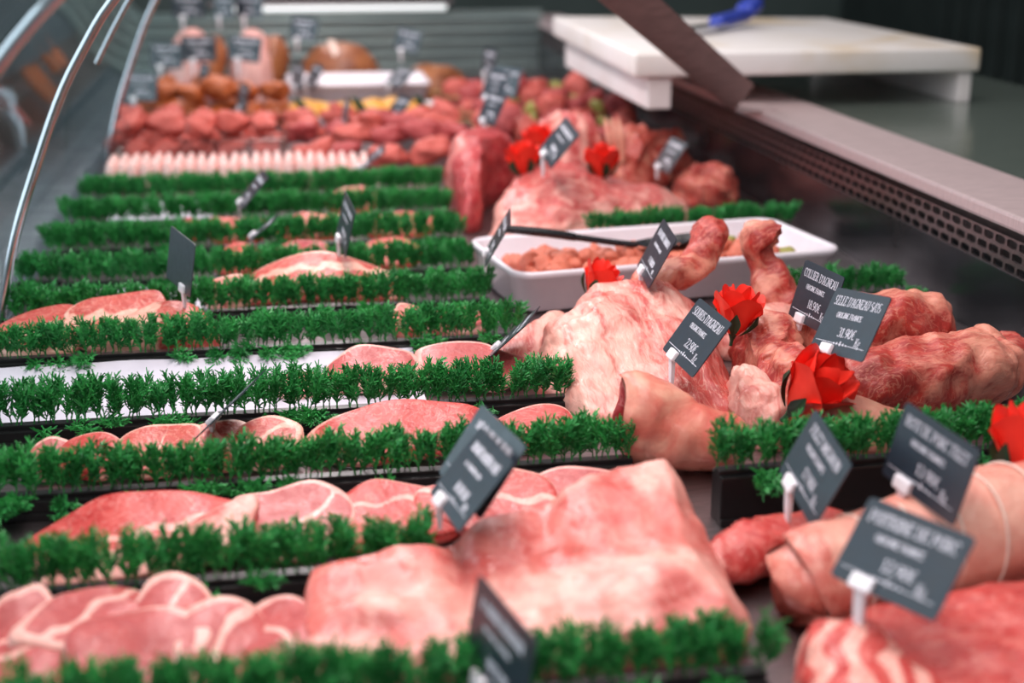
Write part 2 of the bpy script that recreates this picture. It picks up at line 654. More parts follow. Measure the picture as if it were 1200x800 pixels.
def rail(y, r, lab, mat='chrome', lo=0):
    pp = openc(rprof[lo:], 30)
    t = thing('glass_support_rail', lab, 'rail', (rprof[0][0], y, 0), group=None)
    pth = [(x - rprof[0][0], 0, z, r, r) for x, z in pp]
    V, Fa = [], []
    n = len(pth)
    for i, q in enumerate(pth):
        a, b = pth[max(i - 1, 0)], pth[min(i + 1, n - 1)]
        tx, tz = b[0] - a[0], b[2] - a[2]
        l_ = math.hypot(tx, tz)
        nx, nz_ = -tz / l_, tx / l_
        for j in range(12):
            an = j / 12 * 2 * PI
            V.append((q[0] + nx * r * .8 * math.cos(an), r * 1.25 * math.sin(an), q[2] + nz_ * r * .8 * math.cos(an)))
    for i in range(n - 1):
        for j in range(12):
            k = (j + 1) % 12
            Fa.append((i * 12 + j, i * 12 + k, i * 12 + 12 + k, i * 12 + 12 + j))
    mk('curved_tube', V, Fa, mat, t)
    if lo == 0:
        box('foot', (-.002, 0, .004), (.022, .024, .008), mat, t, bev=.002)
    return t


rail(1.0, .0065, 'nearest curved chrome glass rail, cut by the left picture edge')
rail(1.75, .0075, 'long curved chrome rail rising beside the left ends of the parsley rows')
rail(2.12, .0045, 'thin pale curve standing in for a rail reflected in the glass, just behind the long chrome one', lo=4)  # bar modelled in place of a rail's reflection in the curved glass
rail(3.0, .0075, 'far grey curved rail beside the red meat in the clear tray')

# inclined flat arm standing on the rim
arm = thing('support_arm', 'flat brown steel arm slanting up in front of the chopping board', 'support arm', (0.815, 2.45, 0.16))
a0, a1 = Vector((0.0, 0.0, 0.022)), Vector((-.48, -.57, .335))
dr = (a1 - a0).normalized()
wv = Vector((.65, 0, .76))
wv = (wv - dr * wv.dot(dr)).normalized()
tv = dr.cross(wv).normalized()
bm = bmesh.new()
for sgn in (1,):
    q = []
    for e in (a0, a1):
        for su, sv in ((-1, -1), (1, -1), (1, 1), (-1, 1)):
            q.append(bm.verts.new(e + wv * su * .030 + tv * sv * .006))
    for f in ((0, 1, 2, 3), (7, 6, 5, 4), (0, 4, 5, 1), (1, 5, 6, 2), (2, 6, 7, 3), (3, 7, 4, 0)):
        bm.faces.new([q[i] for i in f])
bmesh.ops.recalc_face_normals(bm, faces=bm.faces)
bmesh.ops.bevel(bm, geom=list(bm.edges), offset=.0015, segments=2, affect='EDGES')
bmo('flat_bar', bm, 'bar', arm)
box('foot_plate', (0.02, 0.01, .002), (.07, .09, .005), 'rim', arm, bev=.0015)

# chopping board with battens, and the knife on it
cb = thing('chopping_board', 'thick white plastic chopping board overhanging the rear rim of the case', 'chopping board', (.968, 2.91, .153))
bm = bmesh.new()
box_bm(bm, (0, 0, .080), (.665, .78, .044), .006)
for v in bm.verts:
    v.co.z += .012 * smooth01(-v.co.x, .15, .36) * smooth01(v.co.y, -.45, .4)
bmo('slab', bm, 'polystain', cb, True)
for x in (-.282, .31):
    box('batten', (x, 0, .028), (.045 if x < .3 else .026, .76, .057), 'poly', cb, bev=.004)
kn = thing('knife', 'butcher knife with a blue handle lying on the chopping board', 'knife', (.965, 3.0, .2605), (0, 0, R(-42)))
kn.scale = (1.35, 1.35, 1.2)
bm = bmesh.new()
box_bm(bm, (0, 0, .012), (.11, .028, .022), .008)
box_bm(bm, (.072, 0, .016), (.05, .032, .026), .009)
for v in bm.verts:
    v.co.z += .02 * smooth01(v.co.x, .02, .1)
bmo('handle', bm, 'blue', kn, True, rot=(0, 0, PI / 2))
V = [(-.002, -.018, .002), (.002, -.018, .018), (-.002, .018, .002)]
bl = [(-.05, .016, .0), (-.12, .018, 0), (-.19, .012, 0), (-.225, -.01, 0), (-.15, -.018, 0), (-.05, -.018, 0)]
V = [(x, y, .007) for x, y, _ in bl] + [(x, y, .0095) for x, y, _ in bl]
Fa = [(5, 4, 3, 2, 1, 0), (6, 7, 8, 9, 10, 11)] + [(i, (i + 1) % 6, 6 + (i + 1) % 6, 6 + i) for i in range(6)]
mk('blade', V, Fa, 'chrome', kn, False, rot=(0, 0, PI / 2))

# ------------------------------------------------------------------ parsley dividers
def sprig_mesh(seed, h=.037, droop=0.0):
    """one plastic sprig: a stem with forked side twigs all the way up, each ending in short needles"""
    r_ = random.Random(seed)
    segs = []
    p = Vector((0, 0, 0))
    d = Vector((r_.uniform(-.15, .15), r_.uniform(-.15, .15) - droop * 1.2, 1 - droop * .8)).normalized()
    n = 9
    for k in range(n):
        q = p + d * h * .80 / n
        segs.append((p, q, .0011 * (1 - .5 * k / n)))
        t = k / n
        if t > .05:
            for _ in range(3 if t > .3 else 2):
                a = r_.uniform(0, 2 * PI)
                e = (d * r_.uniform(.7, 1.2) + Vector((math.cos(a), math.sin(a), 0)) * r_.uniform(.7, 1.1)).normalized()
                ln = .050 * r_.uniform(.14, .24) * (1.15 - .45 * abs(t - .6))
                m1 = q + e * ln * .5
                m2 = q + (e * .8 + Vector((0, 0, .35))).normalized() * ln
                segs.append((q, m1, .0008))
                segs.append((m1, m2, .0008))
                for b in (q.lerp(m1, .6), m1, m1.lerp(m2, .5), m2, m2):
                    f = (e + Vector((r_.uniform(-1, 1), r_.uniform(-1, 1), r_.uniform(-.3, .9)))).normalized()
                    segs.append((b, b + f * r_.uniform(.0045, .0075), .0008))
        p = q
        d = (d + Vector((r_.uniform(-.12, .12), r_.uniform(-.12, .12), .03 - droop * .12))).normalized()
    V, Fa = [], []
    for p, q, wd in segs:
        d = (q - p).normalized()
        s = d.cross(Vector((.3, .2, 1))).normalized()
        u = d.cross(s)
        b = len(V)
        for k in range(3):
            an = k * 2 * PI / 3
            V.append(p + (s * math.cos(an) + u * math.sin(an)) * wd)
        for k in range(3):
            an = k * 2 * PI / 3
            V.append(q + (s * math.cos(an) + u * math.sin(an)) * wd * .6)
        for k in range(3):
            j = (k + 1) % 3
            Fa.append((b + k, b + j, b + 3 + j, b + 3 + k))
        Fa.append((b + 3, b + 4, b + 5))
    me = bpy.data.meshes.new('parsley_sprig')
    me.from_pydata([tuple(v) for v in V], [], Fa)
    me.materials.append(M['green'])
    return me


SPR = [sprig_mesh(50 + i) for i in range(11)]
DRO = [sprig_mesh(90 + i, .030, .8) for i in range(4)]


def divider(x0, x1, y, lab, rz=0.0, dens=1.0, h=1.0, seed=0, z=0.0, rh=.017):
    r_ = random.Random(seed * 17 + 3)
    L_ = x1 - x0
    t = thing('parsley_divider', lab, 'divider', ((x0 + x1) / 2, y, z), (0, 0, R(rz)), 'green plastic parsley dividers')
    bm = bmesh.new()
    box_bm(bm, (0, 0, rh / 2), (L_, .024, rh), .0015)
    box_bm(bm, (0, -.0115, .0035), (L_, .006, .006), .001)
    box_bm(bm, (0, 0, rh + .0015), (L_, .012, .005), .0008)
    bmo('base_rail', bm, 'black', t)
    n = int(L_ / .0100 * dens)
    for k in range(n):
        for row in (-.003, .003):
            x = -L_ / 2 + (k + .5 + r_.uniform(-.35, .35)) * L_ / n
            s = r_.uniform(.86, 1.12) * h
            inst('parsley_sprig', r_.choice(SPR), t, (x, row + r_.uniform(-.001, .001), rh + .0025), (r_.uniform(-.22, .22), r_.uniform(-.25, .25), r_.uniform(0, 6.28)), (s, s, s * r_.uniform(.95, 1.05)))
    for k in range(int(L_ / .035)):
        x = r_.uniform(-L_ / 2, L_ / 2)
        inst('parsley_sprig', r_.choice(DRO), t, (x, -.007, rh + .003), (r_.uniform(-.1, .5), 0, r_.uniform(-.7, .7)), (1, 1, 1))
    return t


ROWS = [(-.335, .300, .800, 'nearest parsley divider along the bottom edge of the picture'),
        (-.335, .105, .995, 'parsley divider behind the pork chops, ending at the big pork block'),
        (-.335, .305, 1.185, 'parsley divider in front of the large pale pork slice, third from the bottom'),
        (-.335, .283, 1.365, 'parsley divider with gaps showing white paper, its right end against the lamb'),
        (-.335, .268, 1.590, 'long parsley divider directly in front of the veal shank slices'),
        (-.332, .258, 1.755, 'parsley divider directly behind the veal shank slices, left of the white dish'),
        (-.295, .258, 1.925, 'parsley divider just behind the wide pale escalope'),
        (-.340, .265, 2.12, 'fourth parsley divider from the pale sausages'),
        (-.345, .278, 2.32, 'second parsley divider from the pale sausages'),
        (-.350, .280, 2.52, 'farthest parsley divider, right in front of the pale sausages')]
ROWS[7] = ROWS[7][:3] + ('third parsley divider from the pale sausages',)
for i, (a, b, y, lab) in enumerate(ROWS):
    divider(a, b, y, lab, seed=i, dens=1.0 if i in (0, 1, 2, 3, 4) else 1.15, h=1.0 if i != 3 else 1.05)
divider(-.362, -.300, 1.94, 'short stub of parsley divider sticking out near the glass rail', seed=21)
divider(.352, .67, 1.085, 'parsley divider on a tall black rail between roast and lamb, right side', 2.5, seed=31, rh=.044)
divider(.47, .80, 2.12, 'parsley divider right behind the white dish', 5, seed=32, h=.9)
divider(.60, .80, 1.70, 'short parsley divider between the white dish and the lamb collar', 3, seed=33, h=.9)

# white paper liners between dividers
def liner(x0, x1, y0, y1, lab, seed):
    nx, ny = 24, 8
    V, Fa = [], []
    for k in (0, 1):
        for i in range(nx + 1):
            for j in range(ny + 1):
                x = x0 + (x1 - x0) * i / nx
                y = y0 + (y1 - y0) * j / ny
                z = .003 + .012 * (j / ny) ** 3 + .002 * noise.noise(Vector((x * 14 + seed, y * 14, 0)))
                V.append((x - x0, y - y0, z + k * .0006))
    m_ = (nx + 1) * (ny + 1)
    for i in range(nx):
        for j in range(ny):
            a = i * (ny + 1) + j
            f = (a, a + ny + 1, a + ny + 2, a + 1)
            Fa.append(tuple(v + m_ for v in f))
            Fa.append(f[::-1])
    return tag(mk('paper_liner', V, Fa, 'paper', loc=(x0, y0, .001)), lab, 'paper')


liner(-.33, .14, 1.385, 1.57, 'white paper sheet showing through the sparse parsley at left', 1)
liner(-.30, -.08, 1.775, 1.905, 'white paper behind the veal shank slices', 2)
liner(-.29, -.12, 2.34, 2.50, 'white paper between the far parsley dividers at left', 3)

# ------------------------------------------------------------------ slices of meat between the dividers
def sl(name, lab, cat, pts, t, mat, loc, rot, fat, seed, bend=(0, 0), group=None, amp=.0025):
    o = slab_mesh(name, pts, t, mat, fat, seed, bend=bend, amp=amp)
    ys = [q[1] for q in closed(pts, 40)]
    tilt = math.asin(max(.05, min(.95, (loc[2] - t) / (max(ys) - min(ys)))))
    o.rotation_euler = (tilt, R(rot[1]) * .5, R(rot[2]))
    bpy.context.view_layer.update()
    zmin = min((o.matrix_world @ v.co).z for v in o.data.vertices)
    o.location = (loc[0], loc[1], .0015 - zmin)
    return tag(o, lab, cat, group)


def egg(w_, h_, sk=0.0, tail=0.0, seed=0):
    r_ = random.Random(seed)
    p = []
    for k in range(10):
        a = k / 10 * 2 * PI
        q = 1 + r_.uniform(-.14, .12)
        x, y = math.cos(a) * w_ * q, math.sin(a) * h_ * q
        x += sk * y
        if tail and k in (0, 1):
            x += tail
        p.append((x, y))
    return p


G1 = 'pork loin chops in the front row'
CH = [('pork_chop', 'pork chop with a thick white fat rim, leftmost in the front row', (-.182, .880, .036), (52, 6, 12), egg(.050, .040, .1, 0, 1), R(60), (.2, .012, .006)),
      ('pork_chop', 'round pork chop standing upright, second large one from the left in the front row', (-.110, .882, .038), (58, -4, -6), egg(.044, .042, 0, 0, 2), R(40), None),
      ('pork_chop', 'folded pork chop with a pale fat streak, third in the front row', (-.058, .880, .042), (56, 26, 18), egg(.036, .050, .25, 0, 3), R(120), (1.2, .0, .008)),
      ('pork_chop', 'ragged reddish pork chop nearest to the big pork block', (-.020, .890, .042), (48, -16, -22), egg(.044, .046, -.2, 0, 4), R(150), (-.9, .004, .006)),
      ('pork_chop', 'pork chop lying low behind the leftmost front chops', (-.148, .922, .034), (40, 10, 30), egg(.050, .030, .3, .02, 5), R(200), (.4, 0, .006)),
      ('pork_chop', 'pointed pork chop peeking up behind the third front chop', (-.090, .925, .046), (50, -8, 5), egg(.030, .044, -.1, 0, 6), R(90), (2, 0, .006)),
      ('pork_chop', 'pork chop tip showing behind the leftmost chop, beside its fat rim', (-.188, .925, .046), (55, 0, 10), egg(.026, .042, .1, 0, 7), R(90), None)]
for i, (n_, lab, loc, rot, pts, sd, seam) in enumerate(CH):
    sl(n_, lab, 'chop', pts, .016, 'pork', loc, rot, rim_fat(.84, sd, .2, seam, .2), 11 + i, (rnd.uniform(-4, 4), rnd.uniform(-3, 3)), G1, .0045)

G2 = 'red pork slices in the second row'
sl('pork_slice', 'dark red pork slice at the left of the second row', 'slice', egg(.085, .042, .2, .02, 21), .016, 'redpork', (-.125, 1.090, .036), (22, 4, 4), rim_fat(.93, R(-90), .1, (.35, -.018, .006), .16), 31, (-1.5, 0), G2)
sl('pork_slice', 'pink pork slice with a long pale rind edge, overlapping the dark red one', 'slice', [(-.10, -.02), (-.04, -.012), (.03, .004), (.062, .028), (.066, .012), (.04, -.024), (-.02, -.034), (-.09, -.034)], .014, 'redpork', (-.095, 1.062, .038), (38, -8, 6), rim_fat(.6, None, 0, None, .62), 32, (0, 0), G2)
sl('pork_slice', 'rounded pork leg slice with a white fat rim in the second row', 'slice', egg(.052, .048, .15, 0, 23), .017, 'pork', (-.010, 1.086, .046), (38, 8, 0), rim_fat(.86, R(70), .06, (1.5, -.03, .006), .18), 33, (1, 0), G2)
sl('pork_slice', 'red pork slice right of the rounded leg slice in the second row', 'slice', egg(.060, .040, .2, .01, 24), .016, 'redpork', (.075, 1.092, .038), (26, 5, -6), rim_fat(.92, R(80), .08, (.3, .01, .004), .2), 34, (-1, 1), G2)
sl('pork_slice', 'marbled red pork slice behind the leaning blue-grey card', 'slice', egg(.060, .040, -.2, 0, 25), .016, 'redpork', (.160, 1.095, .040), (28, -6, 4), rim_fat(.9, R(90), .08, (-.4, .005, .006), .22), 35, (1, 1), G2)
sl('pork_slice', 'pale pork slice at the right end of the second row behind the pork block', 'slice', egg(.062, .036, .2, .01, 26), .016, 'pork', (.232, 1.10, .042), (30, 2, -8), rim_fat(.86, R(90), .08, None, .3), 36, (-1, 0), G2)
G3 = 'pork slices in the third row'
sl('pork_slice', 'pointed scrap of pork at the far left of the third row', 'slice', egg(.022, .024, .3, 0, 41), .014, 'pork', (-.222, 1.275, .036), (45, 10, 10), rim_fat(.8, R(90), .1, None, .3), 41, group=G3)
sl('pork_slice', 'small rounded pork slice, second from the left in the third row', 'slice', egg(.032, .030, 0, 0, 42), .015, 'redpork', (-.182, 1.272, .034), (48, 0, 0), rim_fat(.86, R(80), .05, None, .22), 42, group=G3)
sl('pork_slice', 'oval pork slice with a cream rim left of the dark green-grey card', 'slice', egg(.042, .034, .1, 0, 43), .016, 'veal', (-.122, 1.272, .043), (50, -5, 4), rim_fat(.86, R(90), .05, (3, .0, .005), .24), 43, group=G3)
sl('pork_slice', 'rounded pork slice right beside the dark green-grey card', 'slice', egg(.038, .034, 0, 0, 44), .016, 'veal', (-.066, 1.276, .043), (50, 8, -6), rim_fat(.86, R(90), .06, (-2, .0, .005), .22), 44, group=G3)
sl('pork_slice', 'curled pork slice with ribbons of fat right of the dark green-grey card', 'slice', egg(.034, .034, .2, 0, 45), .018, 'veal', (-.026, 1.272, .042), (48, 14, -16), rim_fat(.8, R(60), .1, (1, .0, .007), .28), 45, group=G3)
sl('pork_slice', 'large flat rose pork slice filling the right of the third row', 'slice', egg(.100, .040, .2, 0, 46), .018, 'redpork', (.110, 1.276, .044), (32, 2, -2), rim_fat(.93, R(180), .14, None, .2), 46, (-1.2, 0), G3)
sl('pork_slice', 'thin red end of a pork slice at the right end of the third row', 'slice', egg(.045, .030, .2, 0, 47), .014, 'redpork', (.230, 1.285, .034), (26, -6, 8), rim_fat(.9, R(90), .1, None, .24), 47, group=G3)
G4 = 'pale pork pieces in the fourth row'
sl('pork_slice', 'smooth pale pork piece in the middle of the fourth row', 'slice', egg(.055, .036, .15, 0, 51), .022, 'pork', (.088, 1.470, .040), (36, 0, 0), rim_fat(.82, R(90), .1, None, .34), 51, (-3, 0), G4)
sl('pork_slice', 'flat pale pork piece at the right end of the fourth row beside the lamb', 'slice', egg(.062, .036, -.15, 0, 52), .022, 'pork', (.195, 1.472, .040), (34, 2, -4), rim_fat(.84, R(100), .1, None, .3), 52, (-1, 0), G4)
sl('pork_slice', 'low pork scrap seen through the parsley left of the pale pieces', 'slice', egg(.030, .020, 0, 0, 53), .014, 'pork', (.01, 1.46, .024), (30, 0, 10), rim_fat(.8, R(90), .1, None, .3), 53, group=G4)
G5 = 'veal shank slices'
sl('veal_shank_slice', 'flat oval veal shank slice lying leftmost behind the long parsley divider', 'slice', egg(.056, .046, .1, 0, 61), .026, 'veal', (-.285, 1.672, .050), (24, -6, 0), rim_fat(.92, None, 0, (.5, -.012, .010), .22), 61, group=G5)
sl('veal_shank_slice', 'tall veal shank slice with an oval marrow bone, leaning on the others', 'slice', egg(.062, .052, .2, 0, 62), .026, 'veal', (-.195, 1.682, .068), (40, 8, -4), rim_fat(.9, R(200), .06, (.2, -.004, .012), .26), 62, group=G5)
mound('veal_shank_end', [(-.215, 1.635), (-.16, 1.622), (-.10, 1.625), (-.082, 1.655), (-.10, 1.70), (-.15, 1.705), (-.20, 1.69)], lambda x, y: .052 - .1 * max(0, x + .13), 'veal', lambda x, y, z, s, a: .15 + .7 * smooth01(-x, .135, .165), 2.6, seed=63, amp=.005)
tag(bpy.data.objects['veal_shank_end'], 'orange-red veal shank end under the brown card', 'meat')
sl('veal_shank_slice', 'small veal piece peeking over the long parsley divider at its right half', 'slice', egg(.026, .026, 0, 0, 64), .02, 'veal', (.145, 1.672, .044), (46, 0, 0), rim_fat(.86, R(90), .1, None, .3), 64, group=G5)
sl('pork_slice', 'pink slice lying low at the right behind the long parsley divider', 'slice', egg(.050, .022, 0, 0, 65), .02, 'pork', (.205, 1.67, .032), (16, 0, 0), rim_fat(.86, R(90), .1, None, .3), 65)
sl('escalope', 'wide pale escalope with fat streaks behind the fifth parsley divider', 'slice', egg(.105, .052, .2, .01, 71), .022, 'veal', (.045, 1.832, .056), (26, 3, -3), rim_fat(.9, R(90), .1, (.1, .012, .012), .34), 71, (-2.4, 0))
sl('escalope', 'small end of an escalope left of the wide one', 'slice', egg(.032, .026, .2, 0, 72), .018, 'veal', (-.075, 1.835, .044), (34, 0, 8), rim_fat(.85, R(90), .1, None, .36), 72)
G6 = 'red steaks between the far dividers'
FS = [(.02, 2.02, .045, 'dark red steak left of the standing card, second gap behind the escalope', 'beef'),
      (.155, 2.02, .042, 'red steak right of the standing card, second gap behind the escalope', 'redlump'),
      (-.065, 2.02, .034, 'orange-red steak beside the small far card', 'redlump'),
      (-.150, 2.22, .024, 'single red piece on the white paper between far dividers', 'beef'),
      (-.075, 2.22, .046, 'orange-red steak at the foot of the leaning far card', 'redlump'),
      (.045, 2.22, .060, 'long red steak in the gap before the last two dividers, middle', 'redlump'),
      (.180, 2.22, .060, 'long red steak in the gap before the last two dividers, right', 'redlump'),
      (.12, 2.42, .05, 'small pale steak showing between the two last dividers', 'veal')]
for i, (x, y, w_, lab, m_) in enumerate(FS):
    sl('steak', lab, 'slice', egg(w_, .036, .1, 0, 80 + i), .016, m_, (x, y, .044), (40, rnd.uniform(-6, 6), rnd.uniform(-8, 8)), rim_fat(.92, R(90), .08, None, .2), 80 + i, group=G6)

# ------------------------------------------------------------------ pork on the right and in front
def gs(x, y, cx, cy, sx, sy):
    return math.exp(-((x - cx) / sx) ** 2 - ((y - cy) / sy) ** 2)


def block_h(x, y):
    t = max(0., min(1.15, (x - .02) / .255))
    zr = .049 + .036 * t ** 1.6
    yr = .925 + .080 * t
    z = zr - .30 * max(0, yr - y) - .9 * max(0, y - yr - .02)
    z -= .010 * gs(x, y, .115, .95, .014, .06) + .006 * gs(x, y, .185, .93, .016, .07)
    z -= 1.1 * max(0, x - .285)
    z += .012 * gs(x, y, .245, .885, .04, .02) + .008 * gs(x, y, .06, .885, .05, .015)
    return max(.02, z)


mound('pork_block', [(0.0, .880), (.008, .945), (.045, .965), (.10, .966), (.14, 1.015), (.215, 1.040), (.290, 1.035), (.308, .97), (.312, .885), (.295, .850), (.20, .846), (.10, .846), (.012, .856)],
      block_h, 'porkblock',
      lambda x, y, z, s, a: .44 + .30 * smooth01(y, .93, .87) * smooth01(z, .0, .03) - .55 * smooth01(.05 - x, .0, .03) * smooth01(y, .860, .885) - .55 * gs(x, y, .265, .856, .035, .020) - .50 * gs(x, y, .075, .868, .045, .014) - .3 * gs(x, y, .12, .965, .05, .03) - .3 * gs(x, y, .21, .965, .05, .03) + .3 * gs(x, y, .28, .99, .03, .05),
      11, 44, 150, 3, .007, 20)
tag(bpy.data.objects['pork_block'], 'big pale pork shoulder block with white fat in the centre foreground', 'meat')
tube('pork_tenderloin', [(.306, .952, .018, .004, .004), (.309, .953, .020, .016, .014), (.33, .96, .023, .022, .020), (.37, .975, .025, .024, .022), (.42, .985, .024, .023, .021), (.44, .987, .022, .004, .004)], 'redpork',
     lambda t, a, P: .30 + .35 * smooth01(.4 - t, .0, .3), seed=5, amp=.007, floor=.0, n=34, na=26)
tag(bpy.data.objects['pork_tenderloin'], 'knobbly pork tenderloin left of the tied roast, behind its cut end', 'meat')


def roast_obj():
    t = thing('tied_roast', 'rolled pork roast tied with string behind the lowest slate card', 'roast', (.50, .915, 0), (0, 0, R(9)))
    n = 40
    # a true cylinder with a flat cut end on the left and soft bulges between strings
    prf = lambda q: .036 + .012 * smooth01(q, 0, .55)
    pth = [(-.138, 0, .036, .020, .020), (-.1375, 0, .036, .032, .032), (-.134, 0, .0365, .036, .036)]
    for i in range(1, 9):
        q = i / 8
        pth.append((-.138 + .308 * q, .012 * q, prf(q), prf(q) * 1.03, prf(q)))
    pth += [(.1705, .012, .048, .040, .040), (.171, .012, .048, .025, .025)]
    tube('body', pth, 'roast', lambda q, a, P: .1 if P.x < -.1345 else .52 + .12 * math.sin(a * 2), n=110, na=44, seed=9, amp=.003, ns=22, parent=t)
    for k in range(1, 9):
        q = k / 9.0
        x = -.138 + .308 * q
        V, Fa = [], []
        for i in range(36):
            a = i / 36 * 2 * PI
            lean = .006 * math.sin(a)
            for j in range(5):
                b = j / 5 * 2 * PI
                r_ = prf(q) + .0014 + .0011 * math.cos(b)
                V.append((x + lean + .0011 * math.sin(b), .012 * q + r_ * 1.03 * math.cos(a), prf(q) + r_ * math.sin(a)))
        for i in range(36):
            for j in range(5):
                Fa.append((i * 5 + j, ((i + 1) % 36) * 5 + j, ((i + 1) % 36) * 5 + (j + 1) % 5, i * 5 + (j + 1) % 5))
        mk('string', V, Fa, 'string', t)


roast_obj()
mound('pork_belly', [(.345, .80), (.37, .845), (.43, .855), (.52, .857), (.60, .85), (.60, .72), (.50, .70), (.40, .70), (.35, .74)],
      lambda x, y: .040 + .012 * smooth01(x, .40, .50), 'redpork',
      lambda x, y, z, s, a: .22 + .55 * gs(0, y + z * .3, 0, .862, 1, .010) * smooth01(x, .44, .5) + .4 * gs(x, 0, .35, 0, .02, 1), 5, 26, 90, 8, .005, 20)
tag(bpy.data.objects['pork_belly'], 'deep pink pork belly slab under the lowest slate card', 'meat')
mound('pork_belly_strip', [(.315, .735), (.322, .80), (.345, .835), (.375, .825), (.395, .775), (.40, .70), (.33, .69)],
      lambda x, y: .048 + .01 * smooth01(y, .76, .81), 'redpork',
      lambda x, y, z, s, a: .5 + .5 * math.sin((x * .9 - y * .35) * 300 + 4 * noise.noise(Vector((x * 30, y * 30, 0)))), 2.6, 30, 100, 12, .006, 24)
tag(bpy.data.objects['pork_belly_strip'], 'red and white layered belly strip in the bottom right, left of the slab', 'meat')

# ------------------------------------------------------------------ lamb
mound('lamb_shoulder', [(.272, 1.355), (.262, 1.44), (.285, 1.53), (.335, 1.605), (.40, 1.635), (.465, 1.62), (.488, 1.54), (.470, 1.42), (.452, 1.315), (.40, 1.275), (.33, 1.285)],
      lambda x, y: .040 + .058 * smooth01(y, 1.27, 1.56) - .022 * gs(x, y, .30, 1.56, .03, .05) + .008 * gs(x, y, .31, 1.40, .03, .05), 'lamb',
      lambda x, y, z, s, a: .52 - .35 * gs(x, y, .42, 1.35, .04, .05) - .30 * smooth01(x, .44, .49) + .12 * gs(x, y, .31, 1.42, .05, .1) - .3 * gs(x, y, .44, 1.54, .05, .03), 2.3, 44, 160, 4, .010, 20)
tag(bpy.data.objects['lamb_shoulder'], 'large pale lamb shoulder with marbled membrane in the centre right', 'meat')
mound('lamb_flap', [(.222, 1.515), (.245, 1.555), (.295, 1.60), (.335, 1.625), (.335, 1.57), (.31, 1.50), (.27, 1.47), (.235, 1.485)],
      lambda x, y: .022 + .035 * smooth01(y, 1.48, 1.60), 'lamb', lambda x, y, z, s, a: .56 - .25 * gs(x, y, .25, 1.51, .03, .03), 2.3, 20, 70, 6, .005, 26)
tag(bpy.data.objects['lamb_flap'], 'thin lamb flap lying against the left side of the lamb shoulder, before the dish', 'meat')
tube('lamb_knuckle', [(.405, 1.585, .074, .004, .004), (.415, 1.585, .078, .024, .016), (.445, 1.58, .085, .027, .019), (.470, 1.585, .092, .021, .018), (.487, 1.595, .103, .0185, .018), (.500, 1.608, .117, .024, .022), (.508, 1.618, .130, .023, .020), (.511, 1.624, .140, .014, .012), (.512, 1.626, .144, .003, .003)], 'lambred',
     lambda t, a, P: .42 + .22 * math.sin(a + t * 4), seed=3, amp=.010, n=46, na=32)
tag(bpy.data.objects['lamb_knuckle'], 'orange-pink lamb knuckle curling up in front of the white dish', 'meat')
tube('lamb_knuckle', [(.60, 1.60, .030, .004, .004), (.597, 1.60, .034, .026, .026), (.587, 1.61, .058, .026, .025), (.574, 1.62, .082, .019, .018), (.570, 1.625, .100, .019, .018), (.577, 1.63, .118, .025, .022), (.588, 1.635, .128, .020, .015), (.594, 1.636, .133, .003, .003)], 'lambred',
     lambda t, a, P: .42 + .25 * math.sin(a * 2 + t * 5), seed=8, amp=.010, n=46, na=32)
tag(bpy.data.objects['lamb_knuckle.001'], 'second lamb knuckle, farther right, against the dish rim', 'meat')
mound('lamb_breast', [(.49, 1.52), (.50, 1.60), (.56, 1.655), (.62, 1.64), (.63, 1.57), (.57, 1.50)], lambda x, y: .05, 'lamb', lambda x, y, z, s, a: .58, 2.3, 18, 60, 14, .006, 30)
tag(bpy.data.objects['lamb_breast'], 'creamy lamb piece under the second knuckle', 'meat')
# shank in front: cut face on the left, thick skin-on body
shank = thing('lamb_shank', 'skin-on lamb shank with a dark cut face, in front of the lamb shoulder', 'meat', (.35, 1.20, 0))
tube('body', [(-.044, .014, .048, .030, .040), (-.042, .0135, .048, .034, .044), (-.036, .012, .047, .035, .0455), (-.018, .008, .043, .036, .042), (.004, .0, .037, .035, .036), (.026, -.007, .031, .032, .030), (.046, -.012, .028, .027, .026), (.060, -.016, .025, .018, .017), (.066, -.017, .024, .003, .003)], 'skin',
     lambda t, a, P: .55 - .5 * gs(t, P.z, .72, .05, .12, .02), seed=4, amp=.005, n=46, na=34, parent=shank)
fx = tube('cut_face', [(-.0475, .0145, .048, .004, .006), (-.047, .0145, .048, .026, .036), (-.043, .0140, .048, .029, .0395)], 'beef', lambda t, a, P: .25, n=8, na=30, seed=4, amp=.002, parent=shank)
tube('lamb_shank', [(.487, 1.20, .046, .004, .004), (.489, 1.20, .046, .020, .022), (.50, 1.198, .044, .024, .026), (.52, 1.192, .038, .025, .026), (.545, 1.187, .032, .023, .023), (.568, 1.182, .026, .018, .019), (.580, 1.18, .024, .003, .003)], 'skin',
     lambda t, a, P: .6, seed=6, amp=.005, n=36, na=28, floor=0.0)
tag(bpy.data.objects['lamb_shank.001'], 'smooth pale lamb shank below the card of the boned saddle', 'meat')
mound('lamb_neck', [(.478, 1.36), (.486, 1.46), (.53, 1.49), (.558, 1.45), (.56, 1.35), (.545, 1.27), (.505, 1.26), (.482, 1.30)], lambda x, y: .064 + .022 * gs(x, y, .52, 1.45, .05, .05), 'lambred',
      lambda x, y, z, s, a: .40 + .2 * math.sin((x + .3 * y) * 190), 2.5, 34, 120, 7, .014, 26)
tag(bpy.data.objects['lamb_neck'], 'red streaked lamb neck between shoulder and saddle', 'meat')
mound('lamb_belly_edge', [(.432, 1.26), (.445, 1.34), (.462, 1.375), (.476, 1.33), (.475, 1.24), (.45, 1.225)], lambda x, y: .056, 'lamb', lambda x, y, z, s, a: .66, 3, 24, 70, 9, .007, 34)
tag(bpy.data.objects['lamb_belly_edge'], 'cream fat fold standing beside the red rose', 'meat')
